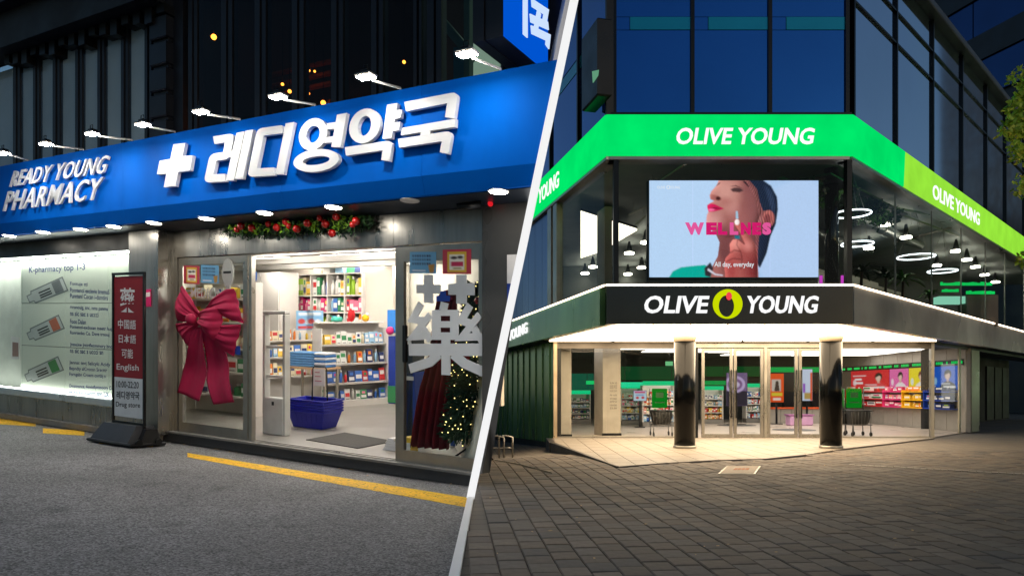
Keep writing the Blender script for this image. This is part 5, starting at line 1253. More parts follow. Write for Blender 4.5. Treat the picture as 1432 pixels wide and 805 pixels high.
for i, (x, y, Y, s_) in enumerate([(1204, 415, 15.2, .7), (1262, 428, 17.2, .9), (1238, 400, 16.4, .8), (1300, 425, 18.6, .6)]):
    X, _z = W.px(x, y, Y); z = ZLED - .1
    o = thing('potted_palm', (X, Y, z), '%s potted palm behind the upper side glazing, counted from the screen' % ORD[i], 'plant', 'upper floor palms')
    MB().lathe(X, Y, [(.13, z), (.17, z + .3), (.15, z + .3)], 14).build('pot', FRAMEK, o); MB().tube([(X, Y, z + .28), (X + .02, Y, z + .55 * s_ + .3)], .03, 6).build('stem', mat('trunk_brown', (60, 44, 32), .8), o)
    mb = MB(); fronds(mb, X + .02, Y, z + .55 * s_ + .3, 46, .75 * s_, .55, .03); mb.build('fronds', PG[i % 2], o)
iv = thing('hanging_greenery', (7.6, 15.5, 5.3), 'mass of green hanging plants under the upper ceiling of the side wing', 'plant')
mb = MB(); mb2 = MB()
for _ in range(34):
    q_ = .4 + 4.2 * rng.random(); X, Y, _ = RW.w(q_, .55 + .7 * rng.random(), 0)
    leafy(mb if rng.random() < .65 else mb2, X, Y, 5.15, 36, .25, .25, .16, .12, .03)
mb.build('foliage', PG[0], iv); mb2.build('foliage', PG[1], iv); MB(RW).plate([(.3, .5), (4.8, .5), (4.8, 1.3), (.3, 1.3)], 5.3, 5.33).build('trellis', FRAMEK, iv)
ne = thing('green_neon_counter', (13, 22, ZLED), 'counter with glowing green lettering deep behind the side glazing', 'counter')
nY = 20.5
MB().box(W.a(1352, nY), W.a(1396, nY), nY, nY + .4, ZLED - .1, W.z(1370, 412, nY)).build('body', mat('counter_brown', (84, 72, 60), .5), ne)
for x0, x1, y in ((1352, 1392, 410), (1318, 1345, 407), (1316, 1390, 398)):
    for k in range(int((x1 - x0) / 4)): MB().box(W.a(x0 + k * 4, nY - .1), W.a(x0 + k * 4 + 2.6 + rng.random(), nY - .1), nY - .1, nY - .06, W.z(x0, y + 1.6, nY), W.z(x0, y - 1.6 - 2 * rng.random(), nY)).build('glowing_letter', emit('neon_green', (20, 200, 90), 1.0, False), ne)
MB().box(W.a(1314, nY), W.a(1350, nY), nY, nY + .3, W.z(1330, 424, nY), W.z(1330, 414, nY)).build('light_board', emit('board_mint', (150, 220, 190), .9, False), ne)

# ducts, shelving and counters upstairs
for i, (a0, b0, ln) in enumerate([(.6, 1.6, 9), (.6, 3.0, 9), (2.0, 4.6, 8)]):
    o = thing('ceiling_duct', RW.w(a0, b0, 5.3), '%s round duct under the upper ceiling of the side wing' % ORD[i], 'duct', 'upper floor ducts')
    MB(RW).tube([(a0, b0, 5.42), (a0 + ln, b0, 5.42)], .13, 14).build('pipe', mat('duct_grey', (120, 124, 124), .4, .6), o)
    for k in range(5): MB(RW).tube([(a0 + k * ln / 5 + .4, b0, 5.42), (a0 + k * ln / 5 + .46, b0, 5.42)], .145, 14).build('collar', ALU, o)
for i, (a0, b0, w_) in enumerate([(1.4, 2.0, 1.6), (3.6, 2.2, 1.8), (6.0, 2.0, 2.0), (8.6, 2.2, 2.0)]):
    o = thing('upper_display_unit', RW.w(a0, b0, ZLED - .1), '%s low display unit from the screen behind the side glazing' % ORD[i], 'display', 'upper floor display units')
    MB(RW).box(a0, a0 + w_, b0, b0 + .5, ZLED - .1, ZLED + .5, .01).build('body', mat('unit_dark', (60, 52, 46), .5), o)
    MB(RW).box(a0, a0 + w_, b0 + .2, b0 + .24, ZLED + .5, ZLED + 1.1).build('panel', mat('unit_panel', (150, 140, 126), .5), o)
    for k in range(6): MB(RW).box(a0 + .08 + k * w_ / 6.3, a0 + .08 + k * w_ / 6.3 + w_ / 9, b0 + .06, b0 + .16, ZLED + .502, ZLED + .66 + .1 * rng.random()).build('tester', mat('pack_' + PAL[(k * 5 + i) % 12][0].replace(' ', '_'), (200, 200, 200)), o)

# ---- the big screen
c = Canvas(300, 172, (170, 194, 232))
c.ell(.3, .45, .45, .7, (186, 208, 240), 30, .8); c.ell(.9, .6, .3, .6, (182, 200, 236), 20, .7)
def q8(pts): return [((x - 133) / 1127, (y - 60) / 640) for x, y in pts]
hair = q8([(760, 40), (880, 50), (945, 95), (985, 170), (990, 250), (975, 350), (940, 430), (915, 540), (870, 640), (845, 600), (840, 420), (860, 300), (850, 190), (800, 110)])
c.poly(hair, (24, 34, 56), 2); c.poly(q8([(900, 90), (950, 130), (975, 220), (960, 300), (930, 200)]), (52, 66, 96), 10, .6)
face = q8([(598, 50), (582, 92), (545, 132), (534, 160), (542, 185), (566, 194), (530, 214), (520, 236), (528, 262), (516, 292), (512, 340), (530, 372), (580, 420), (602, 470), (590, 560), (548, 640), (536, 705), (862, 705), (852, 560), (862, 430), (900, 380), (946, 330), (962, 290), (940, 258), (890, 262), (866, 200), (850, 120), (790, 50)])
c.poly(face, (164, 98, 92), 1)
fm = c.mask(face)
def shade(x, y, rx, ry, col, n, a):
    k = np.clip(1.2 - np.sqrt(((c.x - x) / rx) ** 2 + ((c.y - y) / ry) ** 2), 0, 1) * fm * a; c._mix(k, lin(col))
def S(x, y): return ((x - 133) / 1127, (y - 60) / 640)
shade(*S(640, 130), .10, .22, (214, 150, 140), 0, .85); shade(*S(560, 330), .07, .14, (216, 150, 146), 0, .8); shade(*S(880, 420), .14, .5, (92, 44, 52), 0, .85); shade(*S(690, 420), .10, .13, (120, 60, 66), 0, .8)
shade(*S(640, 560), .10, .34, (104, 52, 56), 0, .85); shade(*S(575, 660), .05, .2, (176, 104, 100), 0, .7); shade(*S(600, 400), .07, .07, (122, 66, 70), 0, .7); shade(*S(800, 90), .06, .16, (120, 68, 72), 0, .7); shade(*S(690, 250), .05, .1, (206, 140, 134), 0, .6); shade(*S(820, 200), .08, .3, (140, 80, 82), 0, .6); shade(*S(640, 200), .05, .06, (170, 96, 92), 0, .6); shade(*S(740, 330), .1, .16, (166, 96, 96), 0, .6)
c.poly(q8([(545, 150), (590, 160), (618, 185), (600, 194), (560, 190), (540, 182)]), (150, 78, 74), 3, .8); c.ell(*S(592, 178), .014, .02, (70, 26, 26), 2)
c.poly(q8([(520, 222), (545, 211), (568, 216), (632, 246), (596, 258), (560, 266), (530, 266), (520, 240)]), (196, 22, 78), 1); c.poly(q8([(524, 240), (570, 238), (625, 247), (570, 246)]), (110, 6, 40), 1); c.ell(*S(548, 254), .018, .012, (240, 110, 160), 3, .8)
c.poly(q8([(672, 118), (700, 106), (735, 108), (762, 126), (735, 138), (690, 134)]), (44, 26, 34), 2, .9); c.poly(q8([(665, 100), (710, 90), (770, 118), (705, 98)]), (60, 34, 40), 1, .8); c.poly(q8([(752, 62), (775, 66), (802, 104), (790, 100)]), (40, 26, 34), 1); c.poly(q8([(575, 100), (600, 84), (612, 70), (594, 76)]), (50, 30, 34), 1, .8)
c.ell(*S(928, 312), .036, .085, (176, 96, 92), 2); c.ell(*S(920, 316), .02, .055, (110, 46, 52), 3, .8); c.ell(*S(872, 318), .015, .04, (150, 90, 90), 3, .6)
hand = q8([(700, 330), (716, 312), (742, 330), (782, 400), (832, 474), (852, 530), (852, 705), (640, 705), (632, 620), (640, 575), (672, 540), (668, 480), (690, 450), (722, 446), (752, 470), (766, 480), (730, 400), (704, 360)])
c.poly(hand, (190, 98, 92), 1); fm = c.mask(hand)
shade(*S(710, 480), .04, .08, (226, 140, 130), 0, .8); shade(*S(830, 640), .1, .3, (126, 36, 42), 0, .9); shade(*S(790, 490), .04, .07, (226, 136, 130), 0, .7); shade(*S(680, 650), .05, .2, (160, 56, 58), 0, .8); shade(*S(740, 560), .04, .07, (150, 62, 62), 0, .6)
for pts, w_ in (([(704, 360), (736, 410), (768, 482)], 7), ([(768, 482), (752, 470), (722, 446)], 6), ([(672, 540), (700, 520), (742, 530)], 7), ([(640, 600), (690, 575), (748, 582)], 7), ([(742, 530), (752, 580), (742, 650)], 6), ([(722, 446), (716, 486), (742, 530)], 5)):
    for (x0, y0), (x1, y1) in zip(pts[:-1], pts[1:]):
        n_ = np.array([-(y1 - y0), x1 - x0]) / math.hypot(x1 - x0, y1 - y0) * w_ / 2
        c.poly(q8([(x0 + n_[0], y0 + n_[1]), (x1 + n_[0], y1 + n_[1]), (x1 - n_[0], y1 - n_[1]), (x0 - n_[0], y0 - n_[1])]), (92, 30, 34), 2, .8)
c.ell(*S(718, 335), .014, .03, (236, 214, 214), 1); c.poly(q8([(710, 262), (722, 262), (727, 312), (710, 312)]), (160, 190, 214), 1); c.poly(q8([(700, 420), (735, 424), (738, 448), (704, 446)]), (30, 110, 130), 1)
c.poly(q8([(262, 705), (290, 660), (345, 634), (430, 624), (505, 618), (548, 655), (540, 705)]), (0, 164, 148), 1); c.poly(q8([(500, 640), (540, 600), (560, 640), (540, 700), (505, 690)]), (46, 36, 44), 2); c.poly(q8([(525, 640), (575, 676), (625, 684), (620, 692), (570, 686), (520, 655)]), (206, 196, 210), 1)
def relief(pts, k1, k2, lx_, ly_):      # round a printed shape as a studio photograph of it would be
    m_ = c.mask(q8(pts)); h_ = c.soft(m_, 90) * .7 + c.soft(m_, 25) * .3; gy, gx = np.gradient(h_)
    s_ = (gx * lx_ + gy * ly_) * m_; s_ = s_ / (np.abs(s_).max() + 1e-6)
    c.p = np.clip(c.p * (1 + (k1 * np.clip(s_, 0, 1) + k2 * np.clip(s_, -1, 0)))[..., None], 0, 1)
FACE = [(598, 50), (582, 92), (545, 132), (534, 160), (542, 185), (566, 194), (530, 214), (520, 236), (528, 262), (516, 292), (512, 340), (530, 372), (580, 420), (640, 440), (760, 420), (850, 360), (880, 262), (866, 200), (850, 120), (790, 50)]
HAND = [(700, 330), (716, 312), (742, 330), (782, 400), (832, 474), (852, 530), (852, 705), (640, 705), (632, 620), (640, 575), (672, 540), (668, 480), (690, 450), (722, 446), (752, 470), (766, 480), (730, 400), (704, 360)]
HAIR = [(760, 40), (880, 50), (945, 95), (985, 170), (990, 250), (975, 350), (940, 430), (915, 540), (870, 640), (845, 600), (840, 420), (860, 300), (850, 190), (800, 110)]
relief(FACE, .55, .62, .9, .35); relief(HAND, .5, .6, .9, .3); relief(HAIR, .8, .5, .6, .6)
g_ = rng.normal(size=c.p.shape[:2]); g_ = c.soft(g_, 1); hm = c.mask(q8(HAIR)); c.p *= (1 + .03 * g_)[..., None]
st_n = np.sin(c.x * 420 + 30 * np.sin(c.y * 5) + 3 * c.soft(rng.normal(size=hm.shape), 12)); c.p *= (1 + .35 * hm * st_n)[..., None]; c.p = np.clip(c.p, 0, 1)
scr = thing('video_screen', (W.a(1026, 13.35), 13.35, ZLED), 'wide lit video screen of a face with a raised finger behind the upper glass', 'screen')
sY = 13.35
c.sheet(W, W.px(908, 252.5, sY), W.px(1144.5, 252.5, sY), W.px(908, 387.5, sY), sY, 'picture', sheet('screen_print', 1.12), scr)
for i in range(3): MB().box(W.a(908, sY) + i * 1.055 - .01, W.a(908, sY) + (i + 1) * 1.055 - .012, sY + .005, sY + .1, W.z(1000, 389, sY), W.z(1000, 251.5, sY)).build('cabinet', FRAMEK, scr)
MB().box(W.a(906, sY), W.a(1147, sY), sY + .1, sY + .2, ZLED, W.z(1000, 251, sY)).build('support', FRAMEK, scr)
for i, ch_ in enumerate('WELLNES'):
    x0 = [959, 987.5, 1004, 1020.5, 1036, 1052, 1066][i]; x1 = [985.5, 1002.5, 1017, 1032.5, 1050, 1064.5, 1078.5][i]
    textp(W, ch_, (x0, 328.3), (x1, 328.3), (x0 - 1 if i == 0 else x0, 311), sY - .006, emit('pink_a' if i % 3 else 'pink_b', (222, 24, 110) if i % 3 else (240, 90, 160), 1.0, False), name='screen_letter', parent=scr, bold=.075)
textp(W, 'All day, everyday', (999, 375), (1054.5, 375), (999, 366), sY - .006, emit('screen_text', (236, 236, 244), 1.0, False), name='screen_text', parent=scr, bold=.012)
textp(W, 'OLIVE     YOUNG', (919, 264), (951, 264), (919, 260), sY - .006, emit('screen_text', (236, 236, 244), 1.0, False), name='screen_text', parent=scr, bold=.012)
MB().ring([W.px(934.5 + 2.8 * math.cos(t), 262 + 2.8 * math.sin(t), sY) for t in np.linspace(0, 2 * math.pi, 14, False)][::-1], [W.px(934.5 + 1.6 * math.cos(t), 262 + 2 * math.sin(t), sY) for t in np.linspace(0, 2 * math.pi, 14, False)][::-1], sY - .008, sY - .005).build('screen_emblem', emit('screen_text', (236, 236, 244)), scr)

# ---- fascia with LED edge
fa = thing('entrance_fascia', (4, YF, ZS), 'black and metal fascia with lit white lettering over the columned entrance', 'sign')
MB().box(XL, XR, YF - .03, YF + .08, ZS, ZLED - .03).build('front_panel', BLK, fa)
MB(RW).box(.005, ra[1], -.03, .08, ZS, ZLED - .03).build('wing_panel', RMETAL, fa)
for i in range(1, len(ra) - 1): MB(RW).box(ra[i] + .006, ra[i + 1], -.03, .08, ZS, ZLED - .03).build('wing_panel', RMETAL, fa)
for i in range(len(la_) - 1): MB(LW).box(la_[i + 1] + .006, la_[i] - (.005 if i == 0 else 0), -.03, .08, ZS, ZLED - .03).build('wing_panel', GREENP, fa)
MB(LW).box(-18, la_[-1], -.03, .08, ZS, ZLED - .03).build('wing_panel', GREENP, fa)
LEDM = emit('led_warm', (255, 232, 204), 5.0)
MB().box(XL - .01, XR + .01, YF - .05, YF - .02, ZLED - .028, ZLED).build('led_strip', LEDM, fa)
MB(RW).box(.02, 24, -.05, -.02, ZLED - .028, ZLED).build('led_strip', LEDM, fa)
MB(LW).box(-18, -.02, -.05, -.02, ZLED - .028, ZLED).build('led_strip', LEDM, fa)
MB().box(XL, XR, YF - .018, YF + .1, ZLED - .027, ZLED + .018).build('ledge', ALU, fa)
MB(RW).box(0, 24, -.018, .1, ZLED - .027, ZLED + .018).build('ledge', ALU, fa); MB(LW).box(-18, 0, -.018, .1, ZLED - .027, ZLED + .018).build('ledge', ALU, fa)
textp(W, 'OLIVE', (899, 438), (988, 438), (903, 413.5), YF - .035, SW, parent=fa, bold=.022, depth=.03)
textp(W, 'YOUNG', (1041, 438), (1141, 438), (1045, 413.5), YF - .035, SW, parent=fa, bold=.022, depth=.03)
ov = lambda x, y, rx_, ry_: [W.px(x + rx_ * math.cos(t), y + ry_ * math.sin(t), YF) for t in np.linspace(0, -2 * math.pi, 36, False)]
MB().ring(ov(1016.5, 425.3, 20.5, 20.5), ov(1014.8, 428.2, 11, 15), YF - .06, YF - .031).build('emblem_ring', emit('olive_lime', (202, 220, 0), 1.0, False), fa)
MB().slab(ov(1018, 414.5, 4, 5.6), YF - .068, YF - .0605).build('emblem_dot', emit('emblem_red', (240, 70, 80), 1.0, False), fa)
MB().slab(ov(1014.8, 428.2, 10.8, 14.8), YF - .034, YF - .031).build('emblem_core', BLK, fa)
textp(LW, 'YOUNG', (712, 477), (738, 465), (712, 463), -.035, SW, parent=fa, bold=.02, depth=.03)

# ---- canopy soffit
GLf = Frame((W.a(777, YG), YG, 0), LW.A[:2]); GRf = Frame((W.a(1304, YG), YG, 0), RW.A[:2])
SOF = emit('soffit_light', (255, 226, 186), 11.0)
sp_ = [(1.95, YF + .16), (6.0, YF + .16), (10.45, 17.5), (.86, 17.5)]
sf_ = thing('canopy_soffit', (4.5, 15.5, ZS), 'glowing white canopy ceiling over the columned entrance', 'canopy')
def lerp2(u, v):
    f0 = np.array(sp_[0]) * (1 - u) + np.array(sp_[1]) * u; f1 = np.array(sp_[3]) * (1 - u) + np.array(sp_[2]) * u; return tuple(f0 * (1 - v) + f1 * v)
for i in range(6):
    for j in range(2):
        u0, u1, v0, v1 = i / 6 + .004, (i + 1) / 6 - .004, j / 2 + .012, (j + 1) / 2 - .012
        MB().plate([lerp2(u0, v0), lerp2(u1, v0), lerp2(u1, v1), lerp2(u0, v1)], ZS - .015, ZS + .01).build('light_panel', SOF, sf_)
MB().plate([(XL + .08, YF + .1), (XR - .08, YF + .1), (11.0, 17.95), (.6, 17.95)], ZS + .011, ZS + .06).build('tray', ALU, sf_)
MB(RW).box(6.3, 24, .08, 1.6, ZS + .011, ZS + .05).build('tray', DARKMETAL, sf_)
MB(LW).box(-18, -4.4, .08, .6, ZS + .011, ZS + .05).build('tray', DARKMETAL, sf_)
for i, x in enumerate((957.5, 1162)):
    X = W.a(x, 14.8); o = thing('entrance_column', (X, 14.8, 0), 'polished black round column %s the store doors' % ['on the cart side of', 'on the poster wall side of'][i], 'column', 'entrance columns')
    MB().lathe(X, 14.8, [(.215, .0), (.215, ZS - .03)], 40).build('shaft', mat('column_black', (6, 7, 8), .16, 0, .05, spec=.2, rvar=.04), o)
    MB().lathe(X, 14.8, [(.235, 0.002), (.235, .05), (.218, .06)], 40).build('base_ring', ALU, o)
    MB().lathe(X, 14.8, [(.218, ZS - .2), (.27, ZS - .03)], 40).build('cap', mat('cap_beige', (206, 190, 166), .4), o)

# ---- ground floor front
MB().box(GLf.O[0], GRf.O[0], YG, YG + .1, 2.24, 2.41).build('header_beam', mat('header_grey', (110, 104, 96), .4, .4), cs)
MB().box(W.a(966, YG), W.a(1150, YG), YG - .03, YG - .002, 2.26, 2.36).build('door_header', ALU, cs)
vs = [777, 800, 848, 880, 930, 966]; zt = 2.24
for i in range(len(vs) - 1): MB().box(W.a(vs[i], YG) + .006, W.a(vs[i + 1], YG) - .006, YG + .04, YG + .052, .04, zt).build('front_pane', SGL, cs)
vs2 = [1152, 1190, 1245, 1304]
for i in range(len(vs2) - 1): MB().box(W.a(vs2[i], YG) + .006, W.a(vs2[i + 1], YG) - .006, YG + .04, YG + .052, .04, zt).build('front_pane', SGL, cs)
MB().box(W.a(777, YG), W.a(968, YG), YG + .02, YG + .08, .0, .038).box(W.a(1152, YG), W.a(1304, YG), YG + .02, YG + .08, .0, .038).build('glazing_shoe', ALU, cs)
MB().box(W.a(774, YG), W.a(779, YG), YG - .04, YG + .1, -.3, zt + .16).build('corner_post', mat('warm_alu', (200, 180, 150), .35, .7), cs)
MB().box(W.a(1302, YG), W.a(1306.5, YG), YG - .01, YG + .09, .0, zt + .16).build('corner_post', ALU, cs)
ge = GRf.a(1354, .04)
MB(GRf).box(.06, GRf.a(1342, .04) - .01, .04, .052, .04, zt + .1).build('front_pane', SGL, cs)
MB(GRf).box(GRf.a(1342, .04) + .01, ge, .04, .052, .04, zt + .1).build('front_pane', SGL, cs)
MB(GRf).box(GRf.a(1341, .04), GRf.a(1343, .04), .03, .07, 0, zt + .1).build('glazing_bar', ALU, cs)
MB(GRf).box(.05, 16, .0, .12, zt + .1, zt + .2).build('header_beam', DARKMETAL, cs)
MB(GRf).box(GRf.a(1356, 0), GRf.a(1367, 0), -.05, .2, 0, zt + .1).build('steel_post', ALU, cs)
# dark passage past the post
MB(GRf).box(GRf.a(1367, 0), 16, 1.4, 1.5, 0, zt + .2).build('passage_wall', mat('passage_dark', (22, 22, 23), .7), cs)
MB(GRf).box(GRf.a(1367, 0), GRf.a(1367, 0) + .1, .2, 1.4, 0, zt + .2).build('passage_side', FRAMEK, cs)
for k in range(3):
    aa = GRf.a(1380, 1.35) + k * 1.3; MB(GRf).box(aa, aa + 1.1, 1.34, 1.395, .05, 2.1).build('passage_door', mat('passage_door', (34, 33, 33), .5), cs)
# four glazed door leaves
dl = [(976, 981), (981, 1025), (1026, 1068), (1073, 1116), (1117, 1151)]
MB().box(W.a(967, YG), W.a(976, YG), YG - .02, YG + .08, 0, 2.26).build('door_post', FRAMEK, cs)
MB().box(W.a(1068.4, YG), W.a(1072.6, YG), YG - .02, YG + .08, 0, 2.26).build('door_post', ALU, cs)
for i, (x0, x1) in enumerate(dl[1:]):
    a0, a1 = W.a(x0, YG) + .004, W.a(x1, YG) - .004; d = thing('door_leaf', (a0, YG, 0)); d.parent = cs; d.location = tuple(np.array((a0, YG, 0)) - _base[cs.name])
    m_ = mat('door_silver', (146, 142, 136), .3, .85)
    MB().box(a0, a0 + .075, YG, YG + .05, .01, 2.255).box(a1 - .075, a1, YG, YG + .05, .01, 2.255).box(a0 + .075, a1 - .075, YG, YG + .05, .01, .1).box(a0 + .075, a1 - .075, YG, YG + .05, 2.17, 2.255).build('frame', m_, d)
    MB().box(a0 + .075, a1 - .075, YG + .02, YG + .03, .1, 2.17).build('pane', SGL, d)
    hx_ = a1 - .05 if i % 2 == 0 else a0 + .05
    MB().tube([(hx_, YG - .05, .5), (hx_, YG - .05, 1.7)], .017, 8).build('handle', FRAMEK, d)
# clad side wall tinted with reflected green, and its dark base
gw0 = GLf.a(684, 0) - 6
k = 0; a = -.06
while a > gw0:
    zb0 = -.12 - .03 * (-a)
    MB(GLf).hexa([(a - .32, -.02 - .03 * (k % 2), zb0 - .0096), (a, -.02 - .03 * (k % 2), zb0), (a, .05, zb0), (a - .32, .05, zb0 - .0096), (a - .32, -.02 - .03 * (k % 2), ZS + .05), (a, -.02 - .03 * (k % 2), ZS + .05), (a, .05, ZS + .05), (a - .32, .05, ZS + .05)]).build('clad_sheet', GREENP, cs); a -= .325; k += 1
MB(GLf).box(gw0, -.02, .02, .2, -.9, -.05).build('side_base', mat('base_black', (20, 20, 20), .6), cs)
MB(GLf).box(gw0, -.02, .055, .15, -.05, ZS + .1).build('side_backing', FRAMEK, cs)
MB().box(-2, 14, 29.2, 29.4, 0, ZS + .1).build('back_wall', mat('store_wall_dark', (50, 54, 52), .7), cs)
# ---- apron of pale tiles
TILE = mat('apron_tile', (136, 128, 117), .55, 0, .1, 6, .03)
epts = [W.gp(*q) for q in ((776, 619), (820, 635), (865, 652), (930, 647), (1000, 643), (1070, 641), (1130, 635), (1180, 627), (1250, 619), (1304, 612.5))]
MB().plate([epts[0]] + epts[2:] + [(10.6, 17.95), (.9, 17.95)], -.3, -.004).build('entrance_apron', mat('apron_bed', (120, 110, 100), .8), None, kind='structure')
apron = bpy.data.objects['entrance_apron']
poly = epts[:1] + epts[2:] + [(10.55, YG + .0), (1.06, YG + .0)]
def clip_poly(pl, axis, lo, hi):
    for s_, v in ((1, lo), (-1, hi)):
        out = []
        for i in range(len(pl)):
            p, q_ = np.array(pl[i]), np.array(pl[(i + 1) % len(pl)]); dp, dq = s_ * (p[axis] - v), s_ * (q_[axis] - v)
            if dp >= 0: out.append(tuple(p))
            if (dp > 0 > dq) or (dp < 0 < dq): out.append(tuple(p + (q_ - p) * dp / (dp - dq)))
        pl = out
        if len(pl) < 3: return []
    return pl
X = .8
while X < 10.6:
    col = clip_poly(poly, 0, X + .006, X + .39)
    if col:
        for y0 in np.arange(11.0, 18, .8):
            t_ = clip_poly(col, 1, y0 + .006 + .4 * (int(X / .396) % 2), y0 + .79 + .4 * (int(X / .396) % 2))
            if t_ and len(t_) > 2:
                ar_ = abs(sum(t_[i][0] * t_[(i + 1) % len(t_)][1] - t_[(i + 1) % len(t_)][0] * t_[i][1] for i in range(len(t_)))) / 2
                if ar_ > .004: MB().plate(t_, -.003, .004).build('apron_tile', TILE, apron)
    X += .396
# dark upstand along the low side of the apron
up = thing('apron_upstand', (epts[0][0], epts[0][1], -.3), 'black wedge-shaped stone edge where the apron drops to the side street', 'kerb')
e_0, e_2 = np.array(epts[0]), np.array(epts[2]); nv = np.array([-(e_2 - e_0)[1], (e_2 - e_0)[0]]); nv = nv / np.linalg.norm(nv) * -.1
if nv[0] > 0: nv = -nv
MB().hexa([(*(e_0 + nv), -.6), (*(e_2 + nv * .3), -.3), (*(e_2 - nv * .02), -.3), (*(e_0 - nv * .02), -.6), (*(e_0 + nv), .012), (*(e_2 + nv * .3), .008), (*(e_2 - nv * .02), .008), (*(e_0 - nv * .02), .012)]).build('stone', mat('upstand_black', (24, 23, 22), .5), up)
MB().box(e_0[0] - .12, e_0[0] + .02, e_0[1] + .05, YG, -.6, .0).build('stone_return', mat('upstand_black', (24, 23, 22), .5), up)
# hoop stands for bicycles beside the clad side wall
for i, (x, y) in enumerate([(686, 640), (698, 642)]):
    Yr = 15.0; Xr = (x - 716) / 1000 * Yr; zz = float(plaza_z(np.array(Xr), np.array(Yr)))
    o = thing('bicycle_hoop', (Xr, Yr, zz), '%s steel bicycle hoop beside the green wall' % ['half hidden', 'fully visible'][i], 'bicycle stand', 'bicycle hoops')
    MB().tube([(Xr, Yr, zz - .02), (Xr, Yr, zz + .42), (Xr + .14, Yr, zz + .46), (Xr + .28, Yr, zz + .42), (Xr + .28, Yr, zz - .02)], .02, 8).build('hoop', ALU, o)
    MB().tube([(Xr, Yr, zz + .2), (Xr + .28, Yr, zz + .2)], .015, 8).build('bar', ALU, o)
# ---- ground floor interior
MB().plate([(1.2, YG + .1), (10.5, YG + .1), (12.9, 20.4), (12.9, 29.2), (-1.8, 29.2)], -.02, .004).build('store_floor', FLOOR, cs)
MB().plate([(1.2, YG + .1), (10.5, YG + .1), (13.0, 20.5), (13.0, 29.2), (-1.8, 29.2)], 2.46, 2.5).build('store_ceiling', CEILK, cs)
CP = emit('ceiling_panel', (255, 246, 234), 3.2)
ci = 0
for x0, x1, y0, y1 in [(1.6, 4.4, 18.5, 19.6), (3.0, 6.3, 20.0, 21.6), (4.6, 7.4, 18.4, 19.8), (7.5, 10.2, 18.4, 19.8), (6.4, 9.3, 20.0, 21.6), (9.4, 12.4, 20.6, 21.8), (6.4, 9.3, 21.8, 23.4), (9.4, 12.6, 22.0, 23.6), (7.4, 9.9, 23.7, 25.4), (10.0, 12.7, 23.8, 25.6), (4.2, 6.3, 21.8, 23.2)]:
    o = thing('ceiling_light_panel', (x0, y0, 2.42), '%s luminous ceiling panel from the entrance inside the store' % ORD[ci], 'light panel', 'store ceiling panels'); ci += 1
    MB().box(x0, x1, y0, y1, 2.42, 2.44).build('diffuser', CP, o); MB().box(x0 - .02, x1 + .02, y0 - .02, y1 + .02, 2.441, 2.46).build('tray', ALU, o)
pillar(780, 799, 781, 18.3, 0, 2.46, CONCR, 'concrete pillar just inside the corner of the side glazing')
pc = pillar(831, 868, 843, 18.75, 0, 2.46, CONCR, 'free standing concrete pillar with small black lettering inside the store')
for k, (s_, y) in enumerate([('SUN 10', 534), ('10:00 22:30', 538), ('MON TUE', 541), ('10:30 22:00', 545), ('FRI 10:30', 551), ('STORE', 556), ('ENTRY 24', 560), ('10:00', 565), ('22:30', 569)]):
    textp(W, s_, (853, y + 2.5), (862.5, y + 2.5), (853, y), 18.745, INKK, parent=pc)
# poster wall at the wing
PWf = Frame((12.9, 28.4, 0), (0, -1.0))     # runs toward the street
MB(PWf).box(0, 8.1, .0, .12, 0, 2.45).build('poster_wall', CONCR, cs)
for k in range(9): MB(PWf).box(k * .9 + .01, k * .9 + .89, -.015, -.001, .01, .62).box(k * .9 + .01, k * .9 + .89, -.015, -.001, 1.98, 2.44).build('wall_panel', CONCR, cs)
pz0, pz1 = PWf.z(1320, 545, 0), PWf.z(1320, 512, 0)
def portrait(bg, top, hair_, pos, acc, w=30, h=30):
    k = 30 / w; c = Canvas(w, h, bg); c.ell(pos, .34, .13 * k, .2, hair_); c.poly([(pos - .32 * k, 1), (pos - .24 * k, .76), (pos - .06 * k, .62), (pos + .07 * k, .62), (pos + .26 * k, .76), (pos + .32 * k, 1)], top)
    c.rect(pos - .04 * k, .48, pos + .04 * k, .66, (220, 180, 164)); c.ell(pos - .01 * k, .4, .09 * k, .16, (234, 200, 184)); c.poly([(pos - .13 * k, .38), (pos - .1 * k, .2), (pos + .08 * k, .17), (pos + .13 * k, .38), (pos + .05 * k, .28)], hair_); c.ell(.16 * k, .62, .07 * k, .16, acc); c.rect(.46, .82, .9, .92, (240, 240, 240)); c.rect(.4, .7, .7, .76, (236, 236, 240), .7); return c
ps = [(1190, 1244, (222, 40, 52), (226, 70, 80), (30, 24, 26), .74, (244, 210, 214), 'scarlet portrait poster with white lettering'), (1244, 1271, (236, 110, 180), (246, 232, 236), (24, 24, 28), .58, (250, 220, 236), 'pink portrait poster'), (1271, 1302, (244, 226, 40), (246, 240, 230), (110, 50, 40), .58, (230, 240, 230), 'yellow portrait poster'), (1302, 1341, (16, 96, 214), (20, 24, 34), (20, 18, 20), .62, (150, 200, 240), 'blue portrait poster')]
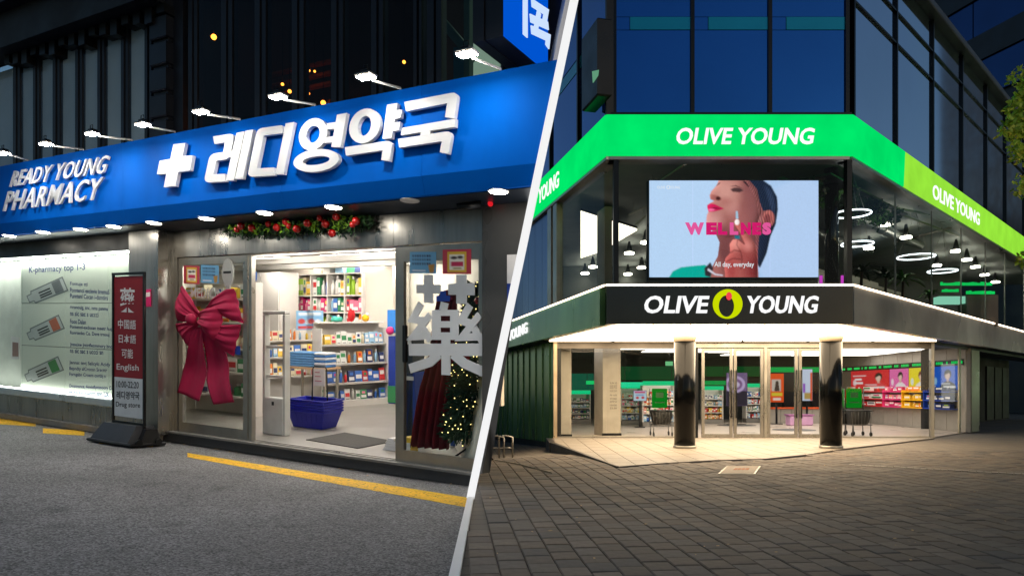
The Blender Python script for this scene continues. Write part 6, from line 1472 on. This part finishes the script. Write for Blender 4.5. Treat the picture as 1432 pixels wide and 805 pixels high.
for x0, x1, bg, top_, hr, pos, acc, lab in ps:
    c = portrait(bg, top_, hr, pos, acc, 44 if x0 == 1190 else 30)
    if x0 == 1190:
        c.rect(.06, .24, .42, .3, (246, 220, 220)); c.rect(.12, .4, .3, .5, (250, 240, 240)); c.rect(.1, .58, .34, .68, (250, 240, 240))
    a0, a1 = PWf.a(x0, -.03) + .01, PWf.a(x1, -.03) - .01
    o = thing('wall_poster', PWf.w(a0, -.03, pz0), lab + ' on the concrete wall of the store', 'poster', 'portrait posters on the store wall')
    c.sheet(PWf, (a0, pz1), (a1, pz1), (a0, pz0), -.035, 'print', sheet('poster_print', .55), o); MB(PWf).box(a0 - .005, a1 + .005, -.034, -.017, pz0 - .005, pz1 + .005).build('board', FRAMEK, o)
    cn = {1190: 'red', 1244: 'pink', 1271: 'yellow', 1302: 'blue'}[x0]
    rk = thing('display_shelf', PWf.w(a0, -.2, .8), 'three tier %s display shelf under the matching poster' % cn, 'shelf', 'display shelves under the posters')
    cm = mat('rack_' + cn, {'red': (206, 20, 40), 'pink': (230, 60, 130), 'yellow': (240, 180, 20), 'blue': (20, 60, 160)}[cn], .4)
    for k, z in enumerate((1.16, .9, .66)):
        MB(PWf).box(a0, a1, -.3, -.036, z - .03, z).build('board', cm, rk)
        goods_row(PWf, a0 + .05, a1 - .05, -.22, z + .001, .17, 4, {'red': [4, 6], 'pink': [0, 10], 'yellow': [3, 7], 'blue': [9, 1]}[cn], '%s board of %s poster shelf' % (['top', 'middle', 'lowest'][k], cn), 'the dark end', 0, .12)
    MB(PWf).box(a0, a0 + .02, -.28, -.04, .63, 1.2).build('side', cm, rk)
gs = thing('green_text_strip', PWf.w(0, -.05, 1.8), 'black strip of glowing green letters along the top of the concrete wall', 'sign')
zg_ = PWf.z(1320, 507, -.05)
MB(PWf).box(.2, 8.0, -.05, -.017, zg_ - .09, zg_ + .07).build('strip', FRAMEK, gs)
x = .3
while x < 7.9:
    w_ = .1 + .5 * rng.random()
    for k in range(int(w_ / .09)): MB(PWf).box(x + k * .09, x + k * .09 + .065, -.056, -.051, zg_ - .05, zg_ + .03).build('letter', emit('neon_green', (20, 200, 90), 1.0, False), gs)
    x += w_ + .12
# shelving islands with goods
def island(x0, x1, Y, zt_, n, pals, lab, head=None, depth=.5):
    a0, a1 = W.a(x0, Y), W.a(x1, Y); o = thing('store_gondola', (a0, Y, 0), lab, 'shelving', 'store gondolas')
    MB().box(a0, a1, Y + depth - .04, Y + depth, 0, zt_).build('back_panel', SHELF, o); MB().box(a0, a1, Y, Y + depth - .05, .005, .16).build('plinth', mat('plinth_grey', (120, 116, 112), .5), o)
    for a in (a0, a1 - .03): MB().box(a, a + .03, Y + .05, Y + depth - .05, .16, zt_).build('end_panel', SHELF, o)
    T = 4
    for k in range(T):
        z = .17 + k * (zt_ - .25) / T
        if k: MB().box(a0 + .03, a1 - .03, Y + .02, Y + depth - .05, z - .025, z).build('shelf', SHELF, o)
        goods_row(W, a0 + .04, a1 - .04, Y + .06, z + .002, (zt_ - .25) / T - .06, n, pals[k % len(pals)], '%s board, %s' % (['bottom', 'second', 'third', 'top'][k], lab), 'the pillar', 0, .18)
    if head: MB().box(a0, a1, Y - .02, Y + .03, zt_ + .002, zt_ + .14).build('header', head, o)
    return o
HG = emit('header_green', (20, 190, 120), 1.0, False)
island(869, 897, 24.6, 1.25, 9, [[6, 2, 1], [3, 6, 11], [4, 6, 0], [11, 7, 6]], 'shelf island nearest concrete pillar', HG)
island(899, 944, 23.2, 1.35, 12, [[2, 6, 1], [6, 11, 4], [11, 7, 6], [4, 11, 2]], 'shelf island behind cart sign', HG)
island(985, 1012, 25.4, 1.2, 9, [[3, 7, 11], [11, 4, 3], [6, 11, 2], [6, 2]], 'shelf island behind first door leaf', HG)
island(1044, 1068, 26.2, 1.3, 9, [[6, 2, 4], [11, 2, 6], [4, 6, 2], [6, 1]], 'shelf island behind second door leaf', HG)
island(790, 826, 25.5, 1.05, 8, [[8, 9, 6], [9, 8], [8, 2], [9, 6]], 'dim shelf island behind side glazing', HG)
# green lit overhead beams
for i, (x0, x1, y0, y1, Y, col) in enumerate([(866, 948, 534, 541, 24, (40, 226, 160)), (785, 832, 522, 545, 28, (10, 84, 62)), (868, 946, 512, 531, 28.8, (14, 66, 34)), (985, 1066, 512, 526, 28.8, (16, 70, 30)), (985, 1016, 532, 538, 27, (10, 150, 70)), (1076, 1150, 513, 520, 27.5, (10, 160, 70)), (820, 832, 532, 537, 26, (20, 210, 110))]):
    o = thing('green_header_beam', (W.a(x0, Y), Y, W.z(x0, y1, Y)), '%s green glowing header beam hung in the store, counted from the pillar' % ORD[i], 'header', 'green header beams')
    MB().box(W.a(x0, Y), W.a(x1, Y), Y, Y + .1, W.z(x0, y1, Y), W.z(x0, y0, Y)).build('panel', emit('beam_%d' % i, col, .8, False), o)
    for t in (.1, .9):
        X = W.a(x0 + (x1 - x0) * t, Y); MB().tube([(X, Y + .05, W.z(x0, y0, Y)), (X, Y + .05, 2.46)], .01, 5).build('hanger', FRAMEK, o)
# pictures standing in the shop
def standee(x0, x1, y0, y1, Y, cv, lab, em=.55):
    o = thing('standing_poster', (W.a(x0, Y), Y, 0), lab, 'poster')
    cv.sheet(W, W.px(x0, y0, Y), W.px(x1, y0, Y), W.px(x0, y1, Y), Y, 'print', sheet('poster_print', em), o)
    MB().box(W.a(x0, Y) - .01, W.a(x1, Y) + .01, Y + .004, Y + .05, W.z(x0, y1, Y) - .01, W.z(x0, y0, Y) + .01).build('board', FRAMEK, o)
    MB().box((W.a(x0, Y) + W.a(x1, Y)) / 2 - .03, (W.a(x0, Y) + W.a(x1, Y)) / 2 + .03, Y + .02, Y + .06, 0, W.z(x0, y1, Y) - .01).box(W.a(x0, Y) + .05, W.a(x1, Y) - .05, Y - .05, Y + .15, .004, .03).build('stand', FRAMEK, o)
c = Canvas(26, 40, (120, 100, 140)); c.rect(0, .55, 1, 1, (50, 44, 56)); c.ell(.4, .35, .5, .26, (196, 176, 220)); c.ell(.4, .35, .36, .18, (130, 96, 140)); c.ell(.4, .36, .24, .1, (210, 196, 230)); standee(1016, 1045, 521, 567, 24.5, c, 'purple poster with a pale round jar behind the second door leaf')
c = Canvas(20, 40, (232, 84, 24)); c.rect(.12, .2, .8, .62, (200, 190, 180)); c.poly([(.3, .62), (.42, .25), (.6, .25), (.7, .62)], (60, 50, 46)); c.rect(.1, .66, .9, .78, (220, 200, 60)); c.rect(.2, .84, .8, .94, (240, 220, 210)); standee(1077, 1096, 522, 562, 25, c, 'orange poster behind the third door leaf')
c = Canvas(18, 40, (206, 220, 244)); c.rect(.8, .1, 1, 1, (226, 90, 40)); c.rect(.05, .45, .3, .75, (150, 80, 200)); c.rect(.2, .75, .8, .95, (190, 160, 90)); standee(1122, 1136, 516, 560, 25, c, 'white and orange poster behind the last door leaf')
c = Canvas(22, 18, (196, 220, 236)); c.rect(.1, .08, .9, .22, (206, 70, 120)); c.ell(.3, .7, .12, .12, (210, 50, 60)); c.ell(.72, .68, .12, .12, (210, 60, 80)); c.rect(0, 0, 1, .05, (226, 140, 200)); c.rect(.2, .35, .8, .5, (150, 180, 220)); standee(886, 904, 546, 560, 22.8, c, 'small pink and blue picture board before the shelf islands')
# black wall panels and counter at the back
cn_ = thing('service_counter', (W.a(1077, 25.6), 25.6, 0), 'grey panelled counter with an orange edge at the back of the store', 'counter')
for k in range(5): MB().box(W.a(1077, 25.6) + k * .38 + .006, W.a(1077, 25.6) + (k + 1) * .38 - .006, 25.6, 26.0, .005, .52).build('panel', CONCR, cn_)
MB().box(W.a(1076, 25.6), W.a(1077, 25.6) + 1.92, 25.55, 26.05, .525, .58).build('top', mat('counter_orange', (214, 84, 30), .5), cn_)
bp = thing('black_back_panels', (W.a(1096, 26.5), 26.5, 0), 'row of tall black wall panels behind the counter', 'panel')
for x0, x1 in ((1096, 1115), (1136, 1152)): MB().box(W.a(x0, 26.5), W.a(x1, 26.5), 26.5, 26.6, 0, W.z(x0, 521, 26.5)).build('panel', FRAMEK, bp)
pp = thing('pink_pouffe', (W.a(1120, 24), 24, 0), 'lilac striped display block before the orange counter', 'display')
MB().box(W.a(1105, 24), W.a(1137, 24), 24, 24.4, .004, .34, .03).build('block', mat('lilac', (196, 150, 190), .5), pp); MB().box(W.a(1103, 24), W.a(1139, 24), 23.98, 24.42, .341, .38).build('lid', mat('lilac2', (160, 100, 150), .5), pp)
for i, (x, y, r) in enumerate([(1030, 594, .64), (1110, 600.5, .62)]):
    X, Y = W.gp(x, y, .01); MB().lathe(X, Y, [(r, .005), (r, .012), (r - .02, .014)], 32).build('floor_disc', mat('disc_grey', (84, 82, 80), .5, 0, .4, 3), None, label='round grey printed mat on the store floor %s' % ['behind the first two doors', 'behind the last two doors'][i], cat='mat', group='round floor mats')
ex = thing('exit_sign', (W.a(935, 22), 22, 2), 'small pale green exit sign hung near the black column', 'sign')
MB().box(W.a(931, 22), W.a(941, 22), 22, 22.05, W.z(931, 511, 22), W.z(931, 505, 22)).build('box', emit('exit_green', (110, 190, 130), .9, False), ex); MB().tube([(W.a(936, 22), 22.02, W.z(931, 505, 22)), (W.a(936, 22), 22.02, 2.46)], .01, 5).build('rod', FRAMEK, ex)
# shopping carts
WIRE = mat('cart_wire', (90, 90, 92), .35, .8); BAG = mat('cart_bag', (18, 18, 19), .6, 0, .3, 10, .3); CG = emit('cart_green', (16, 128, 30), .8, False)
def cart(x, Y, lab):
    X = W.a(x, Y); o = thing('shopping_cart', (X, Y, 0), lab, 'cart', 'shopping carts'); w = .27
    for sx in (-1, 1):
        for dy in (0, .42):
            MB().tube([(X + sx * (w - .03), Y + dy, .07), (X + sx * (w - .04), Y + dy, .3)], .012, 6).build('leg', WIRE, o)
            wl = MB().tube([(X + sx * (w - .03) - .015, Y + dy, .06), (X + sx * (w - .03) + .015, Y + dy, .06)], .055, 14).build('wheel', BLACKMETAL, o)
        MB().tube([(X + sx * w * .95, Y + .42, .3), (X + sx * w * .95, Y + .42, 1.24)], .011, 6).build('sign_pole', WIRE, o)
    MB().tube([(X - w, Y, .3), (X + w, Y, .3), (X + w, Y + .44, .3), (X - w, Y + .44, .3)], .012, 6, True).build('lower_frame', WIRE, o)
    MB().tube([(X - w * 1.06, Y - .03, .66), (X + w * 1.06, Y - .03, .66), (X + w * 1.06, Y + .46, .66), (X - w * 1.06, Y + .46, .66)], .014, 6, True).build('rim', BLACKMETAL, o)
    for k in range(7): MB().tube([(X - w + k * w / 3, Y - .02, .66), (X - w * .85 + k * w * .85 / 3, Y + .01, .3)], .005, 4).build('wire', WIRE, o)
    mb = MB(); P = []; n = 20
    for z, s_ in ((.28, .74), (.36, .95), (.5, 1.02), (.62, 1.05), (.68, .98)):
        for k in range(n):
            t = 2 * math.pi * k / n; e = 1 + .05 * math.sin(5 * t + 9 * z); cx_, cy_ = math.cos(t), math.sin(t); q_ = max(abs(cx_), abs(cy_)) ** .7
            P.append((X + w * .95 * s_ * cx_ / q_ * e, Y + .21 + .2 * s_ * cy_ / q_ * e, z))
    F = [(i * n + k, i * n + (k + 1) % n, (i + 1) * n + (k + 1) % n, (i + 1) * n + k) for i in range(4) for k in range(n)] + [tuple(range(n - 1, -1, -1)), tuple(range(4 * n, 5 * n))]
    mb.add(P, F, True).build('bag', BAG, o)
    MB().box(X - .2, X + .2, Y + .4, Y + .43, .73, 1.24, .02).build('sign_panel', CG, o)
    MB().box(X - .1, X + .1, Y + .396, Y + .3995, 1.0, 1.14).box(X - .13, X + .13, Y + .396, Y + .3995, .86, .89).build('sign_print', mat('cart_dark_green', (6, 70, 20), .5), o)
    MB().tube([(X - w, Y + .46, .68), (X - w, Y + .56, .95), (X + w, Y + .56, .95), (X + w, Y + .46, .68)], .014, 6).build('push_bar', BLACKMETAL, o)
cart(927, 18.5, 'shopping cart with black bag and green sign beside the free standing concrete pillar'); cart(1205, 18.45, 'shopping cart with black bag and green sign before the red poster'); cart(1181, 18.9, 'shopping cart half hidden behind the polished entrance column')

# ================================================================== BEYOND
tw = Frame((26.0, 36, 0), (.2696, -.963))
tr = thing('office_tower', (26, 40, 0), 'dark office tower with horizontal window bands behind the store roof', 'building')
MB(tw).box(-34, 3, .3, 22, 0, 62).build('core', mat('tower_dark', (20, 26, 40), .4, .1), tr)
TG = mat('tower_glass', (40, 72, 120), .1, .7, .2, .4, rvar=.03)
for f_ in range(5, 17):
    z = f_ * 3.4
    MB(tw).box(-34, 3, .0, .29, z + 2.0, z + 3.38).build('spandrel_band', mat('tower_band', (14, 18, 30), .4, .1), tr)
    for k in range(12): MB(tw).box(-33.9 + k * 3.07, -33.9 + k * 3.07 + 3.0, .12, .29, z + .02, z + 1.98).build('window', TG, tr)
# street tree at the edge of the plaza
TX, TY = 9.5, 12.0
st_ = thing('street_tree', (TX, TY, 0), 'leafy yellow-green street tree reaching in beside the side wing', 'tree')
MB().tube([(TX, TY, -.05), (TX + .05, TY, 1.5), (TX - .02, TY + .05, 3.0), (TX, TY, 4.4)], [.16, .13, .1, .06], 10).build('trunk', mat('bark', (70, 58, 46), .9, 0, .3, 12, .3), st_)
br = []
for k in range(9):
    q_ = k * 2.4; z = 2.6 + .25 * k; l = .75 - .04 * k
    e = (TX + l * math.cos(q_), TY + .8 * l * math.sin(q_), z + .6); br.append(e)
    MB().tube([(TX, TY, z - .3), ((TX + e[0]) / 2, (TY + e[1]) / 2, z + .1), e], [.05, .035, .012], 6).build('limb', mat('bark', (70, 58, 46), .9), st_)
tl = [mat('leaf_a', (176, 200, 56), .6, 0, .3, 9), mat('leaf_b', (140, 170, 50), .6, 0, .3, 9), mat('leaf_c', (206, 214, 80), .6, 0, .3, 9)]
mbs = [MB() for _ in tl]
cl_ = br + [(TX + .1 + rng.normal() * .3, TY + rng.normal() * .5, 3.2 + rng.random() * 2.4) for _ in range(30)]
for x, y in ((1424, 108), (1418, 150), (1408, 182), (1424, 205), (1428, 258), (1426, 130), (1415, 170), (1428, 180)):
    X, z = W.px(x, y, TY - .2); cl_.append((X + .08, TY - .2, z))
for cxyz in cl_:
    for k, mb in enumerate(mbs): leafy(mb, *cxyz, 34, .2, .24, .19, .085, .026)
for mb, m_ in zip(mbs, tl): mb.build('crown', m_, st_)

# row of granite setts and a steel edging let into the paving
q0, q1 = np.array(W.gp(1186, 650)), np.array(W.gp(1440, 664))
for k in range(26):
    p_ = q0 + (q1 - q0) * k / 26; d = (q1 - q0) / 26; nn = np.array([-d[1], d[0]]) / np.linalg.norm(d) * .14
    MB().plate([tuple(p_ + d * .05), tuple(p_ + d * .93), tuple(p_ + d * .93 + nn), tuple(p_ + d * .05 + nn)], -.03, .006 + .006 * rng.random()).build('granite_sett', mat('granite', (150, 142, 132), .7, 0, .2, 20, .1), plaza)
e = [(*W.gp(x, y), 0) for x, y in ((676, 632), (720, 645), (772, 661))]
P = []
for X, Y, _ in e:
    z = float(plaza_z(np.array(X), np.array(Y)))
    P += [(X, Y, z - .02), (X, Y + .05, z - .02), (X, Y + .05, z + .02), (X, Y, z + .02)]
MB().add(P, [(4 * j + c, 4 * j + (c + 1) % 4, 4 * j + 4 + (c + 1) % 4, 4 * j + 4 + c) for j in range(2) for c in range(4)]).build('steel_edging', ALU, plaza)

# low houses across the side street, mirrored in the wing glass
HW = mat('house_wall', (84, 88, 82), .8); HR = mat('house_roof', (30, 36, 34), .8)
for i, (x, y, w, d, h) in enumerate([(40, 26, 9, 8, 9.5), (42, 38, 11, 9, 13), (44, 53, 12, 9, 10.5), (48, 68, 14, 10, 15)]):
    o = thing('gabled_house', (x, y, 0), '%s gabled house across the side street, mirrored in the wing glass' % ORD[i], 'house', 'houses across the side street')
    MB().box(x, x + d, y - w / 2, y + w / 2, -1, h - 2).build('wall', HW, o)
    MB().hexa([(x - .4, y - w / 2 - .4, h - 2), (x + d + .4, y - w / 2 - .4, h - 2), (x + d + .4, y + w / 2 + .4, h - 2), (x - .4, y + w / 2 + .4, h - 2), (x - .4, y - .1, h + 1.2), (x + d + .4, y - .1, h + 1.2), (x + d + .4, y + .1, h + 1.2), (x - .4, y + .1, h + 1.2)]).build('roof', HR, o)
    for k in range(3): MB().box(x - .1, x - .002, y - w / 2 + (k + .08) * w / 3, y - w / 2 + (k + .92) * w / 3, .4, 3.0).build('shop_window', emit('shopfront_%d' % ((i + k) % 3), [(255, 214, 130), (150, 220, 110), (240, 240, 230)][(i + k) % 3], [2.2, 1.3, 1.8][(i + k) % 3]), o)
    for zz in np.arange(4.2, h - 3, 2.6):
        for k in range(4): MB().box(x - .06, x - .002, y - w / 2 + (k + .3) * w / 4, y - w / 2 + (k + .7) * w / 4, zz, zz + 1.3).build('window', mat('house_pane', (60, 70, 84), .2), o)
